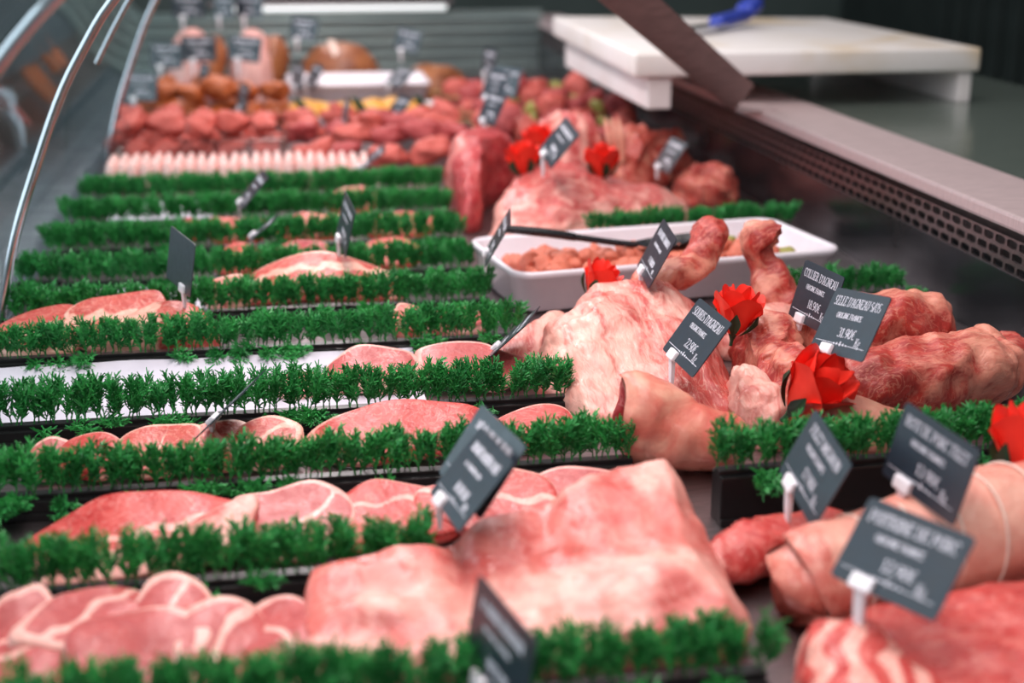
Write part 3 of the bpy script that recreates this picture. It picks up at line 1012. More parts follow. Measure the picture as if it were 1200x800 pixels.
RB = lambda q: -.10 * math.exp(-((q - .56) / .018) ** 2) - .06 * math.exp(-((q - .38) / .02) ** 2) - .05 * math.exp(-((q - .75) / .02) ** 2)
tube('lamb_saddle_roll', [(.535, 1.275, .045, .004, .004), (.538, 1.275, .045, .032, .030), (.56, 1.275, .046, .040, .038), (.62, 1.285, .046, .042, .040), (.67, 1.30, .046, .047, .044), (.715, 1.318, .044, .045, .041), (.738, 1.328, .042, .036, .032), (.748, 1.332, .040, .003, .003)], 'lambred',
     lambda t, a, P: .42 + .22 * smooth01(t, .5, .6) - .45 * gs(t, P.z, .22, .05, .12, .05), seed=5, amp=.011, ns=19, n=80, na=48, floor=0.0, rings=RB)
tag(bpy.data.objects['lamb_saddle_roll'], 'rolled lamb saddle at the right with a deep crease round it, nearer one', 'meat')
tube('lamb_saddle_roll', [(.555, 1.43, .050, .004, .004), (.558, 1.43, .050, .034, .034), (.60, 1.432, .052, .042, .042), (.655, 1.44, .052, .044, .042), (.705, 1.45, .048, .040, .038), (.73, 1.457, .045, .030, .028), (.738, 1.46, .044, .003, .003)], 'lambred',
     lambda t, a, P: .46 + .2 * math.sin(a * 2 + 7 * t), seed=11, amp=.012, ns=19, n=70, na=46, floor=0.0, rings=lambda q: -.09 * math.exp(-((q - .5) / .02) ** 2))
tag(bpy.data.objects['lamb_saddle_roll.001'], 'rolled lamb saddle behind the nearer roll, next to the steel wall', 'meat')
tube('lamb_trim', [(.735, 1.35, .03, .004, .004), (.74, 1.352, .03, .022, .020), (.765, 1.375, .034, .026, .024), (.785, 1.40, .034, .02, .02), (.79, 1.405, .034, .003, .003)], 'lambred', lambda t, a, P: .36, seed=13, amp=.010, n=34, na=26, floor=0.0)
tag(bpy.data.objects['lamb_trim'], 'dark lamb trimming in shadow at the right end of the nearer roll', 'meat')

# ------------------------------------------------------------------ white dish with marinated cubes and the black spoon
def dish(name, lab, loc, rz, L_, W_, H_, mat='dish', cr_=.03, group=None, cat='dish', th=.006, flare=.012):
    t = thing(name, lab, cat, loc, (0, 0, R(rz)), group)

    def ring(l, w_, z, r_):
        p = []
        for cx, cy, a0_ in ((l / 2 - r_, w_ / 2 - r_, 0), (-l / 2 + r_, w_ / 2 - r_, 90), (-l / 2 + r_, -w_ / 2 + r_, 180), (l / 2 - r_, -w_ / 2 + r_, 270)):
            for k in range(7):
                a = R(a0_ + 15 * k)
                p.append((cx + r_ * math.cos(a), cy + r_ * math.sin(a), z))
        return p
    f = flare
    rs = [ring(L_ - 2 * f - .01, W_ - 2 * f - .01, 0, cr_ * .8), ring(L_ - 2 * f, W_ - 2 * f, .003, cr_), ring(L_ - .6 * f, W_ - .6 * f, H_ - .010, cr_), ring(L_ - .2 * f, W_ - .2 * f, H_ - .009, cr_),
          ring(L_, W_, H_ - .004, cr_), ring(L_ - .002, W_ - .002, H_, cr_), ring(L_ - .012, W_ - .012, H_, cr_ - .004), ring(L_ - .018, W_ - .018, H_ - .004, cr_ - .005), ring(L_ - 2 * f - 2 * th, W_ - 2 * f - 2 * th, .008, cr_ - .006), ring(L_ - 2 * f - 2 * th - .012, W_ - 2 * f - 2 * th - .012, .006, cr_ - .008)]
    V = [v for r_ in rs for v in r_]
    n = 28
    Fa = []
    for i in range(len(rs) - 1):
        for j in range(n):
            k = (j + 1) % n
            Fa.append((i * n + j, i * n + k, i * n + n + k, i * n + n + j))
    Fa.append(tuple(range(n - 1, -1, -1)))
    Fa.append(tuple((len(rs) - 1) * n + j for j in range(n)))
    mk('bowl', V, Fa, mat, t)
    return t


DX, DY, DR = .505, 1.873, 8.5
dish('serving_dish', 'white rectangular dish full of marinated meat cubes beside the lamb', (DX, DY, .002), DR, .475, .225, .056)


def nug_mesh(seed, mat, sx=1, sy=1, sz=1, sub=3, amp=.35, cubic=.0):
    bm = bmesh.new()
    bmesh.ops.create_icosphere(bm, subdivisions=sub, radius=1)
    for v in bm.verts:
        p = v.co.copy()
        if cubic:
            m_ = max(abs(p.x), abs(p.y), abs(p.z))
            p = p.lerp(p / m_ * .85, cubic)
        k = 1 + amp * noise.noise(p * 1.1 + Vector((seed * 3.3, seed, 0))) + amp * .55 * noise.noise(p * 2.4 + Vector((seed, 0, 4))) + amp * .25 * noise.noise(p * 5.1 + Vector((0, seed, 2)))
        v.co = Vector((p.x * sx, p.y * sy, p.z * sz)) * k
    me = bpy.data.meshes.new('lump')
    bm.to_mesh(me)
    bm.free()
    me.polygons.foreach_set('use_smooth', [True] * len(me.polygons))
    a = me.attributes.new('fat', 'FLOAT', 'POINT')
    a.data.foreach_set('value', [.38] * len(me.vertices))
    me.materials.append(M[mat])
    return me


CUB = [nug_mesh(i, 'cube', 1, .8, .75, cubic=.35) for i in range(6)]
PEP = [nug_mesh(20 + i, 'pepper', 1, .75, .5) for i in range(3)]
rr = random.Random(4)
cr_c, cr_s = math.cos(R(DR)), math.sin(R(DR))
for k in range(112):
    i = k % 15
    j = (k // 15) % 5
    lay = k // 75
    lx = -.190 + (i + rr.uniform(.1, .9)) * .380 / 15
    ly = -.078 + (j + rr.uniform(.1, .9)) * .156 / 5
    lz = .028 + lay * .014 + rr.uniform(0, .008)
    x, y = DX + lx * cr_c - ly * cr_s, DY + lx * cr_s + ly * cr_c
    pep = rr.random() < .2
    s = rr.uniform(.0145, .0185) if not pep else rr.uniform(.011, .014)
    o = inst('pepper_piece' if pep else 'meat_cube', rr.choice(PEP if pep else CUB), None, (x, y, lz), (rr.uniform(-1, 1), rr.uniform(-1, 1), rr.uniform(0, 6)), (s, s, s))
    if pep:
        tag(o, 'yellow-green piece of pepper among the meat cubes in the white dish', 'vegetable', 'pepper pieces in the white dish')
    else:
        tag(o, 'orange-pink marinated meat cube heaped in the white dish', 'meat', 'meat cubes in the white dish')
sp = thing('serving_spoon', 'black plastic serving spoon lying across the white dish', 'spoon', (.285, 1.83, .06))
tube('handle', [(.0, .0, .036, .006, .004), (.005, .0, .035, .0075, .0055), (.06, .004, .027, .0085, .006), (.10, .008, .019, .0075, .0055), (.105, .008, .018, .006, .0045), (.165, .012, .007, .0055, .0045), (.19, .014, .004, .006, .004)], 'blackgloss', None, 30, 14, 1, 0, parent=sp)
V, Fa = [], []
nu, nv_ = 20, 10
for side_ in (0, 1):
    for i in range(nu + 1):
        for j in range(nv_ + 1):
            u, v = i / nu, j / nv_ * 2 - 1
            wd = .032 * (math.sin(PI * min(1, (.06 + u * .94)) ** .8) ** .6)
            x, y = .185 + u * .098, .014 + v * wd + .01 * u
            z = .003 - .014 * (1 - v * v) * math.sin(PI * u) - side_ * .0018 + .012 * u * u
            V.append((x, y, z))
m_ = (nu + 1) * (nv_ + 1)
for i in range(nu):
    for j in range(nv_):
        a = i * (nv_ + 1) + j
        f = (a, a + nv_ + 1, a + nv_ + 2, a + 1)
        Fa.append(f)
        Fa.append(tuple(v + m_ for v in f[::-1]))
mk('bowl', V, Fa, 'blackgloss', sp)

# ------------------------------------------------------------------ beef and far meats
mound('beef_joint', [(.318, 2.13), (.345, 2.28), (.40, 2.40), (.47, 2.45), (.56, 2.44), (.655, 2.36), (.665, 2.25), (.58, 2.17), (.47, 2.13), (.38, 2.08)], lambda x, y: .062 + .045 * gs(x, y, .42, 2.33, .10, .12), 'beefp',
      lambda x, y, z, s, a: .46 + .42 * smooth01(-x, -.36, -.30) + .3 * smooth01(s, .8, .95) - .25 * gs(x, y, .47, 2.34, .10, .08), 2.6, 30, 100, 15, .009, 24)
tag(bpy.data.objects['beef_joint'], 'broad pink beef joint with fatty edge behind the white dish, under two roses', 'meat')
mound('beef_rib', [(.288, 2.24), (.290, 2.36), (.290, 2.52), (.33, 2.64), (.42, 2.64), (.435, 2.54), (.37, 2.46), (.335, 2.38), (.318, 2.26)], lambda x, y: .070 + .055 * smooth01(y, 2.22, 2.50), 'beef',
      lambda x, y, z, s, a: .2 + .45 * gs(x, y, .30, 2.45, .03, .06), 3.4, 26, 90, 16, .008, 20)
tag(bpy.data.objects['beef_rib'], 'tall dark red beef rib at the right ends of the far dividers', 'meat')
for i, (x, y, r_, lab, m_, h_) in enumerate([(.545, 2.66, .075, 'pink rack piece with pale ribs behind the two roses', 'beefp', .125), (.665, 2.62, .06, 'brownish meat piece right of the pink rack, by the steel wall', 'lambred', .10), (.745, 2.44, .055, 'greyish meat piece in the shadow of the steel wall', 'lambred', .060), (.735, 2.70, .06, 'brown meat lump below the chopping board', 'lambred', .09)]):
    ol = [(x + r_ * math.cos(k / 9 * 2 * PI) * (1 + .2 * math.sin(k * 2.3 + i)), y + 1.2 * r_ * math.sin(k / 9 * 2 * PI)) for k in range(9)]
    o = mound('meat_piece', ol, lambda a, b, h=h_: h, m_, (lambda X, Y, z, s, a: .35 + .5 * max(0, math.sin(X * 160))) if i == 0 else (lambda X, Y, z, s, a: .4), 3, 20, 64, 20 + i, .020, 24)
    tag(o, lab, 'meat')
# upright ribs of the rack
for k in range(3):
    tag(tube('rib_bone', [(.60 + .012 * k, 2.58 - .004 * k, .02, .004, .004), (.605 + .012 * k, 2.57, .06, .006, .005), (.603 + .012 * k, 2.575, .10, .006, .005), (.60 + .012 * k, 2.59, .128, .003, .003)], 'skin', lambda t, a, P: .75, seed=30 + k, amp=.001, floor=0.0),
        'pale rib bone standing at the right side of the pink rack', 'bone', 'rib bones of the rack')

# pale sausages in a row
SAU = []
for k in range(24):
    x = -.318 + k * .0203
    z = .024
    if k == 0:
        o = tube('pale_sausage', [(0, -.055, z, .003, .003), (0, -.052, z, .0085, .022), (0, -.04, z, .0101, .0290), (0, .0, z, .0101, .0290), (0, .04, z, .0101, .0290), (0, .052, z, .0085, .022), (0, .055, z, .003, .003)], 'sausage', lambda t, a, P: .5, 18, 16, 1, .001)
        first = o
    else:
        o = first.copy()
        C.objects.link(o)
    o.location = (x + .008, 2.725 + .004 * math.sin(k * 1.9) - .00006 * k * k, .0305 + .0015 * math.sin(k * .5))
    o.rotation_euler = (0, 0, .04 * math.sin(k * 2.7))
    o['label'] = 'pale pink sausage in the long row behind the farthest parsley divider'
    o['category'] = 'sausage'
    o['group'] = 'pale sausages laid side by side'

# clear tray of red pieces at left
dish('clear_tray', 'clear plastic tray of red meat rolls beside the glass rail', (-.160, 3.06, .002), 0, .36, .42, .066, 'clear', .012, th=.002, flare=.004, cat='tray')
RED = [nug_mesh(40 + i, 'redlump', 1.5, 1, .85, amp=.55) for i in range(5)]
for k in range(22):
    i, j = k % 5, k // 5
    z = .05 if k >= 10 else .03
    s = rr.uniform(.023, .029)
    o = inst('meat_roll', rr.choice(RED), None, (-.292 + i * .066 + rr.uniform(-.012, .012), 2.93 + (j % 3) * .12 + rr.uniform(-.02, .02), z + (j > 2) * .03 + .010), (rr.uniform(-.4, .4), rr.uniform(-.3, .3), rr.uniform(-.6, 2.2)), (s, s, s))
    tag(o, 'red meat roll piled in the clear plastic tray', 'meat', 'red meat rolls in the clear tray')
# beef pieces in the middle
BF = [nug_mesh(50 + i, 'beef' if i % 2 else 'redlump', 1.7, 1, .8, amp=.6) for i in range(6)]
for k in range(20):
    i, j = k % 5, k // 5
    s = rr.uniform(.024, .031)
    o = inst('beef_chunk', rr.choice(BF), None, (.055 + i * .075 + rr.uniform(-.02, .02), 2.80 + j * .12 + rr.uniform(-.03, .03), .034 + rr.uniform(0, .02) + (.02 if j else 0)), (rr.uniform(-.3, .3), rr.uniform(-.3, .3), rr.uniform(-1, 1)), (s, s, s))
    tag(o, 'red beef chunk heaped between the pale sausages and the white trays', 'meat', 'beef chunks in the middle heap')
# orange skewered stacks behind the clear tray
ORG = [nug_mesh(60 + i, 'orange', 1.2, 1, .7, amp=.6) for i in range(5)]
for k in range(22):
    i, j = k % 6, k // 6
    s = rr.uniform(.028, .034)
    o = inst('orange_meat_piece', rr.choice(ORG), None, (-.315 + i * .062 + rr.uniform(-.012, .012), 3.42 + (j % 2) * .13 + rr.uniform(-.02, .02), .036 + (j // 2) * .055 + rr.uniform(0, .01)), (rr.uniform(-.3, .3), rr.uniform(-.3, .3), rr.uniform(0, 3)), (s, s, s))
    tag(o, 'orange-brown marinated piece stacked behind the red meat rolls', 'meat', 'orange marinated pieces')
# white trays with yellow pieces
for q, (y, z, lab) in enumerate([(3.42, .002, 'white tray of yellow marinated pieces, nearer of the two in front of the hams'), (3.74, .04, 'white tray in front of the brown ham, farther one')]):
    dish('white_tray', lab, (.205, y, z), 0, .36, .26, .045, 'dish', .02, cat='tray')
YEL = [nug_mesh(70 + i, 'yellow', 1.5, .9, .7) for i in range(4)]
for k in range(14):
    s = rr.uniform(.028, .036)
    tag(inst('yellow_meat_piece', rr.choice(YEL), None, (.075 + (k % 7) * .041, 3.37 + (k // 7) * .09, .034 + rr.uniform(0, .008)), (0, 0, rr.uniform(-.5, .5)), (s, s, s)), 'yellow marinated piece lying in the nearer white tray', 'meat', 'yellow pieces in the white tray')
LEAF = nug_mesh(77, 'green2', 1.4, .6, .35)
for x, y, lab in [(.060, 3.33, 'dark green garnish leaf at the left end of the nearer white tray'), (.190, 3.33, 'dark green garnish leaf in the middle of the nearer white tray'), (.335, 3.33, 'dark green garnish leaf at the right end of the nearer white tray')]:
    tag(inst('garnish_leaf', LEAF, None, (x, y, .062), (.6, .9, .5), (.026, .026, .026)), lab, 'leaf')
# red skewers on the right
SK = nug_mesh(81, 'redlump', 1, 1, .9, cubic=.5)
SK2 = nug_mesh(82, 'beef', 1, 1, .9, cubic=.5)
SKL = ['nearest skewer of red meat cubes left of the steel wall', 'second skewer of red meat cubes below the chopping board', 'third skewer of red meat cubes, under the pair of far cards',
       'fourth skewer of red meat cubes towards the end panel', 'fifth skewer of red meat cubes towards the end panel', 'farthest skewer of red meat cubes near the end panel']
for k in range(6):
    t = thing('skewer', SKL[k], 'skewer', (.615 - .02 * (k % 2), 2.95 + k * .13, .03 + .012 * (k % 3)), (0, R(4 - 3 * (k % 3)), R(-16 + 8 * (k % 4))), 'meat skewers')
    for i in range(7):
        pm = i == 2 or i == 5
        me = SK if (i + k) % 2 else SK2
        s = .028 + .004 * ((i * 7 + k) % 3)
        inst('pepper_piece' if pm else 'meat_cube', PEP[0] if pm else me, t, (-.15 + i * .052, 0, .012), (i * .7, 0, .2 * i), (s, s, s) if not pm else (.012, .026, .03))
    tube('stick', [(-.22, 0, .012, .002, .002), (0, 0, .012, .002, .002), (.195, 0, .012, .002, .002)], 'wood', None, 6, 8, 1, 0, parent=t)

# hams
def ham(lab, cx, cy, rx, ry, h_, cut, seed, band=True):
    t = thing('ham', lab, 'ham', (cx, cy, 0))
    ol = [(cx + rx * math.cos(k / 10 * 2 * PI), cy + ry * math.sin(k / 10 * 2 * PI)) for k in range(10)]
    o = mound('body', ol, lambda a, b: h_, 'hampink' if cut else 'rind', lambda X, Y, z, s, a: .4, 2.2, 20, 64, seed, .008, 12)
    o.parent = t
    o.location = (0, 0, .0005)
    if cut:
        tube('rind', [(rx * .55, -ry * .6, .02, .02, .03), (rx * .8, 0, h_ * .6, .04, .06), (rx * .6, ry * .5, .03, .02, .03)], 'rind', None, 20, 16, seed, .004, parent=t)
    if band:
        V, Fa = [], []
        for i in range(20):
            a = i / 19 * PI
            for dx, dr_ in ((-.008, .004), (.008, .004), (.008, -.004), (-.008, -.004)):
                V.append((rx * .12 + dx - .04 * math.sin(a), -(ry + dr_) * math.cos(a) * .9, (h_ + dr_) * math.sin(a) ** .8 + .002))
        for i in range(19):
            for j in range(4):
                Fa.append((i * 4 + j, i * 4 + (j + 1) % 4, i * 4 + 4 + (j + 1) % 4, i * 4 + 4 + j))
        mk('string', V, Fa, 'string', t)
    return t


ham('brown smoked ham with a pale string band at the far end', .178, 4.05, .125, .13, .150, False, 91)
ham('pink cut ham with brown rind left of the smoked ham', -.060, 4.03, .072, .12, .195, True, 92, False)
ham('pale pink ham farthest left at the end of the case', -.228, 4.06, .074, .12, .190, True, 93, False)
o = tag(mound('sausage_heap_piece', [(.34, 3.98), (.38, 4.08), (.48, 4.09), (.53, 4.00), (.46, 3.90), (.38, 3.90)], lambda a, b: .090, 'rind', lambda *q: .3, 2.2, 14, 40, 97, .012, 18), 'dark brown cured piece right of the smoked ham', 'meat')
o.name = 'cured_piece'

# ------------------------------------------------------------------ roses
def petal(seed, phi0, r0, h_, wid, flare, z0=0.0):
    nu, nv_ = 12, 12
    V, Fa = [], []
    for side_ in (0, 1):
        for i in range(nu + 1):
            for j in range(nv_ + 1):
                u, v = i / nu * 2 - 1, j / nv_
                hh = h_ * (1 - .38 * abs(u) ** 1.7 + .02 * math.sin(u * 7 + seed))
                r_ = r0 * (.30 + .70 * math.sin(min(1, v * 1.08) * PI / 2)) + flare * max(0, v - .55) ** 2 * 5
                r_ -= side_ * .0007
                ph = phi0 + u * wid * (.55 + .45 * math.sin(min(1, v * 1.3) * PI / 2)) * (1 - .15 * v)
                V.append((r_ * math.cos(ph), r_ * math.sin(ph), z0 + hh * v - flare * .5 * max(0, v - .8) ** 1.2))
    m_ = (nu + 1) * (nv_ + 1)
    for i in range(nu):
        for j in range(nv_):
            a = i * (nv_ + 1) + j
            f = (a, a + nv_ + 1, a + nv_ + 2, a + 1)
            Fa.append(f)
            Fa.append(tuple(v + m_ for v in f[::-1]))
    return V, Fa


def rose(lab, loc, rot, s, seed):
    t = thing('artificial_rose', lab, 'flower', loc, rot, 'artificial red roses')
    t.scale = (s, s, s)
    for k in range(3):
        mk('petal', *petal(seed + k, k * 2.1 + .4, .0085, .043, 1.5, .001, .004), 'rose', t)
    for k in range(4):
        mk('petal', *petal(seed + 3 + k, k * 1.57 + seed, .0135, .042, 1.2, .004, .002), 'rose', t)
    for k in range(4):
        mk('petal', *petal(seed + 8 + k, k * 1.57 + .8 + seed, .0180, .039, 1.15, .006, .000), 'rose', t)
    for k in range(5):
        V, Fa = petal(seed + k, k * 1.257, .0190, .024, .30, .002, -.002)
        V = [(x, y, z) for x, y, z in V]
        mk('sepal', V, Fa, 'green2', t)
    tube('stem', [(0, 0, -.012, .0018, .0018), (0, 0, -.006, .002, .002), (0, 0, .002, .006, .005), (0, 0, .006, .004, .004)], 'green2', None, 10, 10, 1, 0, parent=t)
    return t


rose('red rose standing left on the beef joint', (.398, 2.30, .080), (R(-8), R(-4), 0), 1.25, 1)
rose('red rose standing right on the beef joint', (.525, 2.28, .076), (R(-4), R(3), 1), 1.25, 2)
rose('red rose peeking out behind the far slate card on the beef', (.455, 2.48, .080), (0, R(4), 2), 1.25, 3)
rose('pointed red rose leaning left above the lamb shoulder, by the dish', (.360, 1.612, .058), (R(6), R(-28), 3), 1.0, 4)
rose('red rose tucked behind the card stuck in the lamb shoulder', (.470, 1.405, .066), (R(4), R(8), .6), 1.15, 5)
rose('large red rose leaning left in front of the lamb neck', (.466, 1.205, .050), (R(34), R(-24), 1.4), 1.45, 6)
rose('red rose cut off by the right picture edge above the roast', (.572, .975, .060), (R(14), R(-4), 2.2), 1.5, 7)

# ------------------------------------------------------------------ lettering
def arc(cx, cy, rx, ry, a0_, a1_, n=8):
    return [(cx + rx * math.cos(R(a0_ + (a1_ - a0_) * k / n)), cy + ry * math.sin(R(a0_ + (a1_ - a0_) * k / n))) for k in range(n + 1)]


GL = {  # width, strokes, serif centres
    'A': (.62, [[(.04, 0), (.30, 1)], [(.32, 1), (.58, 0)], [(.12, .34), (.47, .34)]], [(.05, 0), (.56, 0)]),
    'B': (.55, [[(.1, 0), (.1, 1)], [(.1, 1)] + arc(.28, .76, .2, .24, 90, -90) + [(.1, .52)], arc(.28, .26, .24, .26, 90, -90) + [(.1, 0)]], [(.1, 0), (.1, 1)]),
    'C': (.58, [arc(.32, .5, .26, .5, 50, 310, 14), [(.5, .78), (.5, 1)]], []),
    'D': (.62, [[(.1, 0), (.1, 1)], [(.1, 1), (.26, 1)] + arc(.26, .5, .3, .5, 90, -90, 12) + [(.1, 0)]], [(.1, 0), (.1, 1)]),
    'E': (.52, [[(.1, 0), (.1, 1)], [(.1, 1), (.48, 1)], [(.1, .52), (.38, .52)], [(.1, 0), (.48, 0)], [(.47, 1), (.47, .82)], [(.48, 0), (.48, .2)]], [(.1, 0), (.1, 1)]),
    'F': (.50, [[(.1, 0), (.1, 1)], [(.1, 1), (.47, 1)], [(.1, .52), (.36, .52)], [(.46, 1), (.46, .82)]], [(.1, 0), (.1, 1)]),
    'G': (.62, [arc(.32, .5, .26, .5, 50, 330, 14), [(.52, .4), (.52, .05)], [(.38, .4), (.6, .4)]], []),
    'I': (.26, [[(.13, 0), (.13, 1)]], [(.13, 0), (.13, 1)]),
    'K': (.60, [[(.1, 0), (.1, 1)], [(.14, .45), (.48, 1)], [(.24, .6), (.53, 0)]], [(.1, 0), (.1, 1), (.5, 0), (.46, 1)]),
    'L': (.50, [[(.1, 0), (.1, 1)], [(.1, 0), (.47, 0)], [(.47, 0), (.47, .22)]], [(.1, 0), (.1, 1)]),
    'M': (.76, [[(.08, 0), (.08, 1)], [(.08, 1), (.37, .08)], [(.37, .08), (.66, 1)], [(.66, 0), (.66, 1)]], [(.08, 0), (.66, 0), (.07, 1), (.67, 1)]),
    'N': (.66, [[(.08, 0), (.08, 1)], [(.08, 1), (.56, .02)], [(.56, 0), (.56, 1)]], [(.08, 0), (.56, 1), (.06, 1)]),
    'O': (.62, [arc(.31, .5, .26, .5, 0, 360, 18)], []),
    'P': (.55, [[(.1, 0), (.1, 1)], [(.1, 1)] + arc(.27, .74, .23, .26, 90, -90) + [(.1, .48)]], [(.1, 0), (.1, 1)]),
    'R': (.60, [[(.1, 0), (.1, 1)], [(.1, 1)] + arc(.27, .75, .22, .25, 90, -90) + [(.1, .5)], [(.28, .5), (.52, 0)]], [(.1, 0), (.1, 1), (.53, 0)]),
    'S': (.50, [arc(.25, .75, .2, .25, 30, 270, 10) + arc(.25, .25, .21, .25, 90, -150, 10)], []),
    'T': (.56, [[(.28, 0), (.28, 1)], [(.03, 1), (.53, 1)], [(.04, 1), (.04, .8)], [(.52, 1), (.52, .8)]], [(.28, 0)]),
    'U': (.62, [[(.1, 1), (.1, .28)] + arc(.31, .28, .21, .28, 180, 360, 8) + [(.52, 1)]], [(.1, 1), (.52, 1)]),
    "'": (.16, [[(.08, 1), (.06, .72)]], []),
    '/': (.36, [[(.02, -.05), (.33, 1.05)]], []),
    '.': (.18, [[(.09, 0), (.09, .12)]], []),
    ' ': (.26, [], []),
    'g': (.50, [arc(.23, .42, .17, .22, 0, 360, 12), arc(.24, -.12, .2, .16, 0, 360, 12), [(.32, .6), (.46, .68)]], []),
    '\u20ac': (.58, [arc(.34, .5, .23, .5, 55, 305, 12), [(.02, .6), (.42, .6)], [(.02, .42), (.40, .42)]], []),
    '0': (.52, [arc(.26, .5, .2, .5, 0, 360, 16)], []),
    '1': (.36, [[(.18, 0), (.18, 1)], [(.04, .8), (.18, 1)]], [(.18, 0)]),
    '2': (.52, [arc(.25, .72, .19, .28, 160, -30, 10) + [(.06, .02)], [(.05, .02), (.46, .02)], [(.46, .02), (.46, .2)]], []),
    '3': (.50, [arc(.23, .76, .18, .24, 150, -80, 10), arc(.23, .27, .21, .27, 80, -150, 10)], []),
    '7': (.50, [[(.06, 1), (.46, 1)], [(.46, 1), (.2, 0)], [(.06, 1), (.06, .82)]], []),
    '8': (.52, [arc(.26, .76, .17, .24, 0, 360, 14), arc(.26, .27, .21, .27, 0, 360, 14)], []),
    '9': (.52, [arc(.26, .7, .2, .3, 0, 360, 14), arc(.14, .7, .32, .7, 0, -75, 8)], []),
}


def text_geo(V, Fa, s, x0, z0, h_, width, y, thick=.105, thin=.045):
    """condensed serif capitals, centred on x0, baseline z0, squeezed to the width given"""
    tot = sum(GL[c][0] + .05 for c in s)
    kx = width / tot
    x = x0 - width / 2
    for c in s:
        w_, st, se = GL[c]
        for pl in st:
            for (ax, az), (bx, bz) in zip(pl[:-1], pl[1:]):
                dx, dz = bx - ax, bz - az
                l_ = math.hypot(dx, dz) or 1
                wd = (thin + (thick - thin) * abs(dz) / l_) / 2
                nx, nz_ = -dz / l_ * wd, dx / l_ * wd
                b = len(V)
                for px, pz in ((ax + nx, az + nz_), (ax - nx, az - nz_), (bx - nx, bz - nz_), (bx + nx, bz + nz_)):
                    V.append((x + px * kx, y, z0 + pz * h_))
                Fa.append((b, b + 1, b + 2, b + 3))
        for px, pz in se:
            b = len(V)
            for ex, ez in ((-.12, -.03), (.12, -.03), (.12, .03), (-.12, .03)):
                V.append((x + (px + ex) * kx, y, z0 + (pz + ez) * h_))
            Fa.append((b, b + 1, b + 2, b + 3))
        x += (w_ + .05) * kx


def scribble(V, Fa, seed, x0, z0, h_, width, y):
    r_ = random.Random(seed)
    x = x0 - width / 2
    while x < x0 + width / 2:
        wd = r_.uniform(.0010, .0019)
        hh = h_ * r_.uniform(.8, 1)
        b = len(V)
        for px, pz in ((x, z0), (x + wd * .6, z0), (x + wd * .6, z0 + hh), (x, z0 + hh)):
            V.append((px, y, pz))
        Fa.append((b, b + 1, b + 2, b + 3))
        x += wd + (r_.random() < .12) * .002


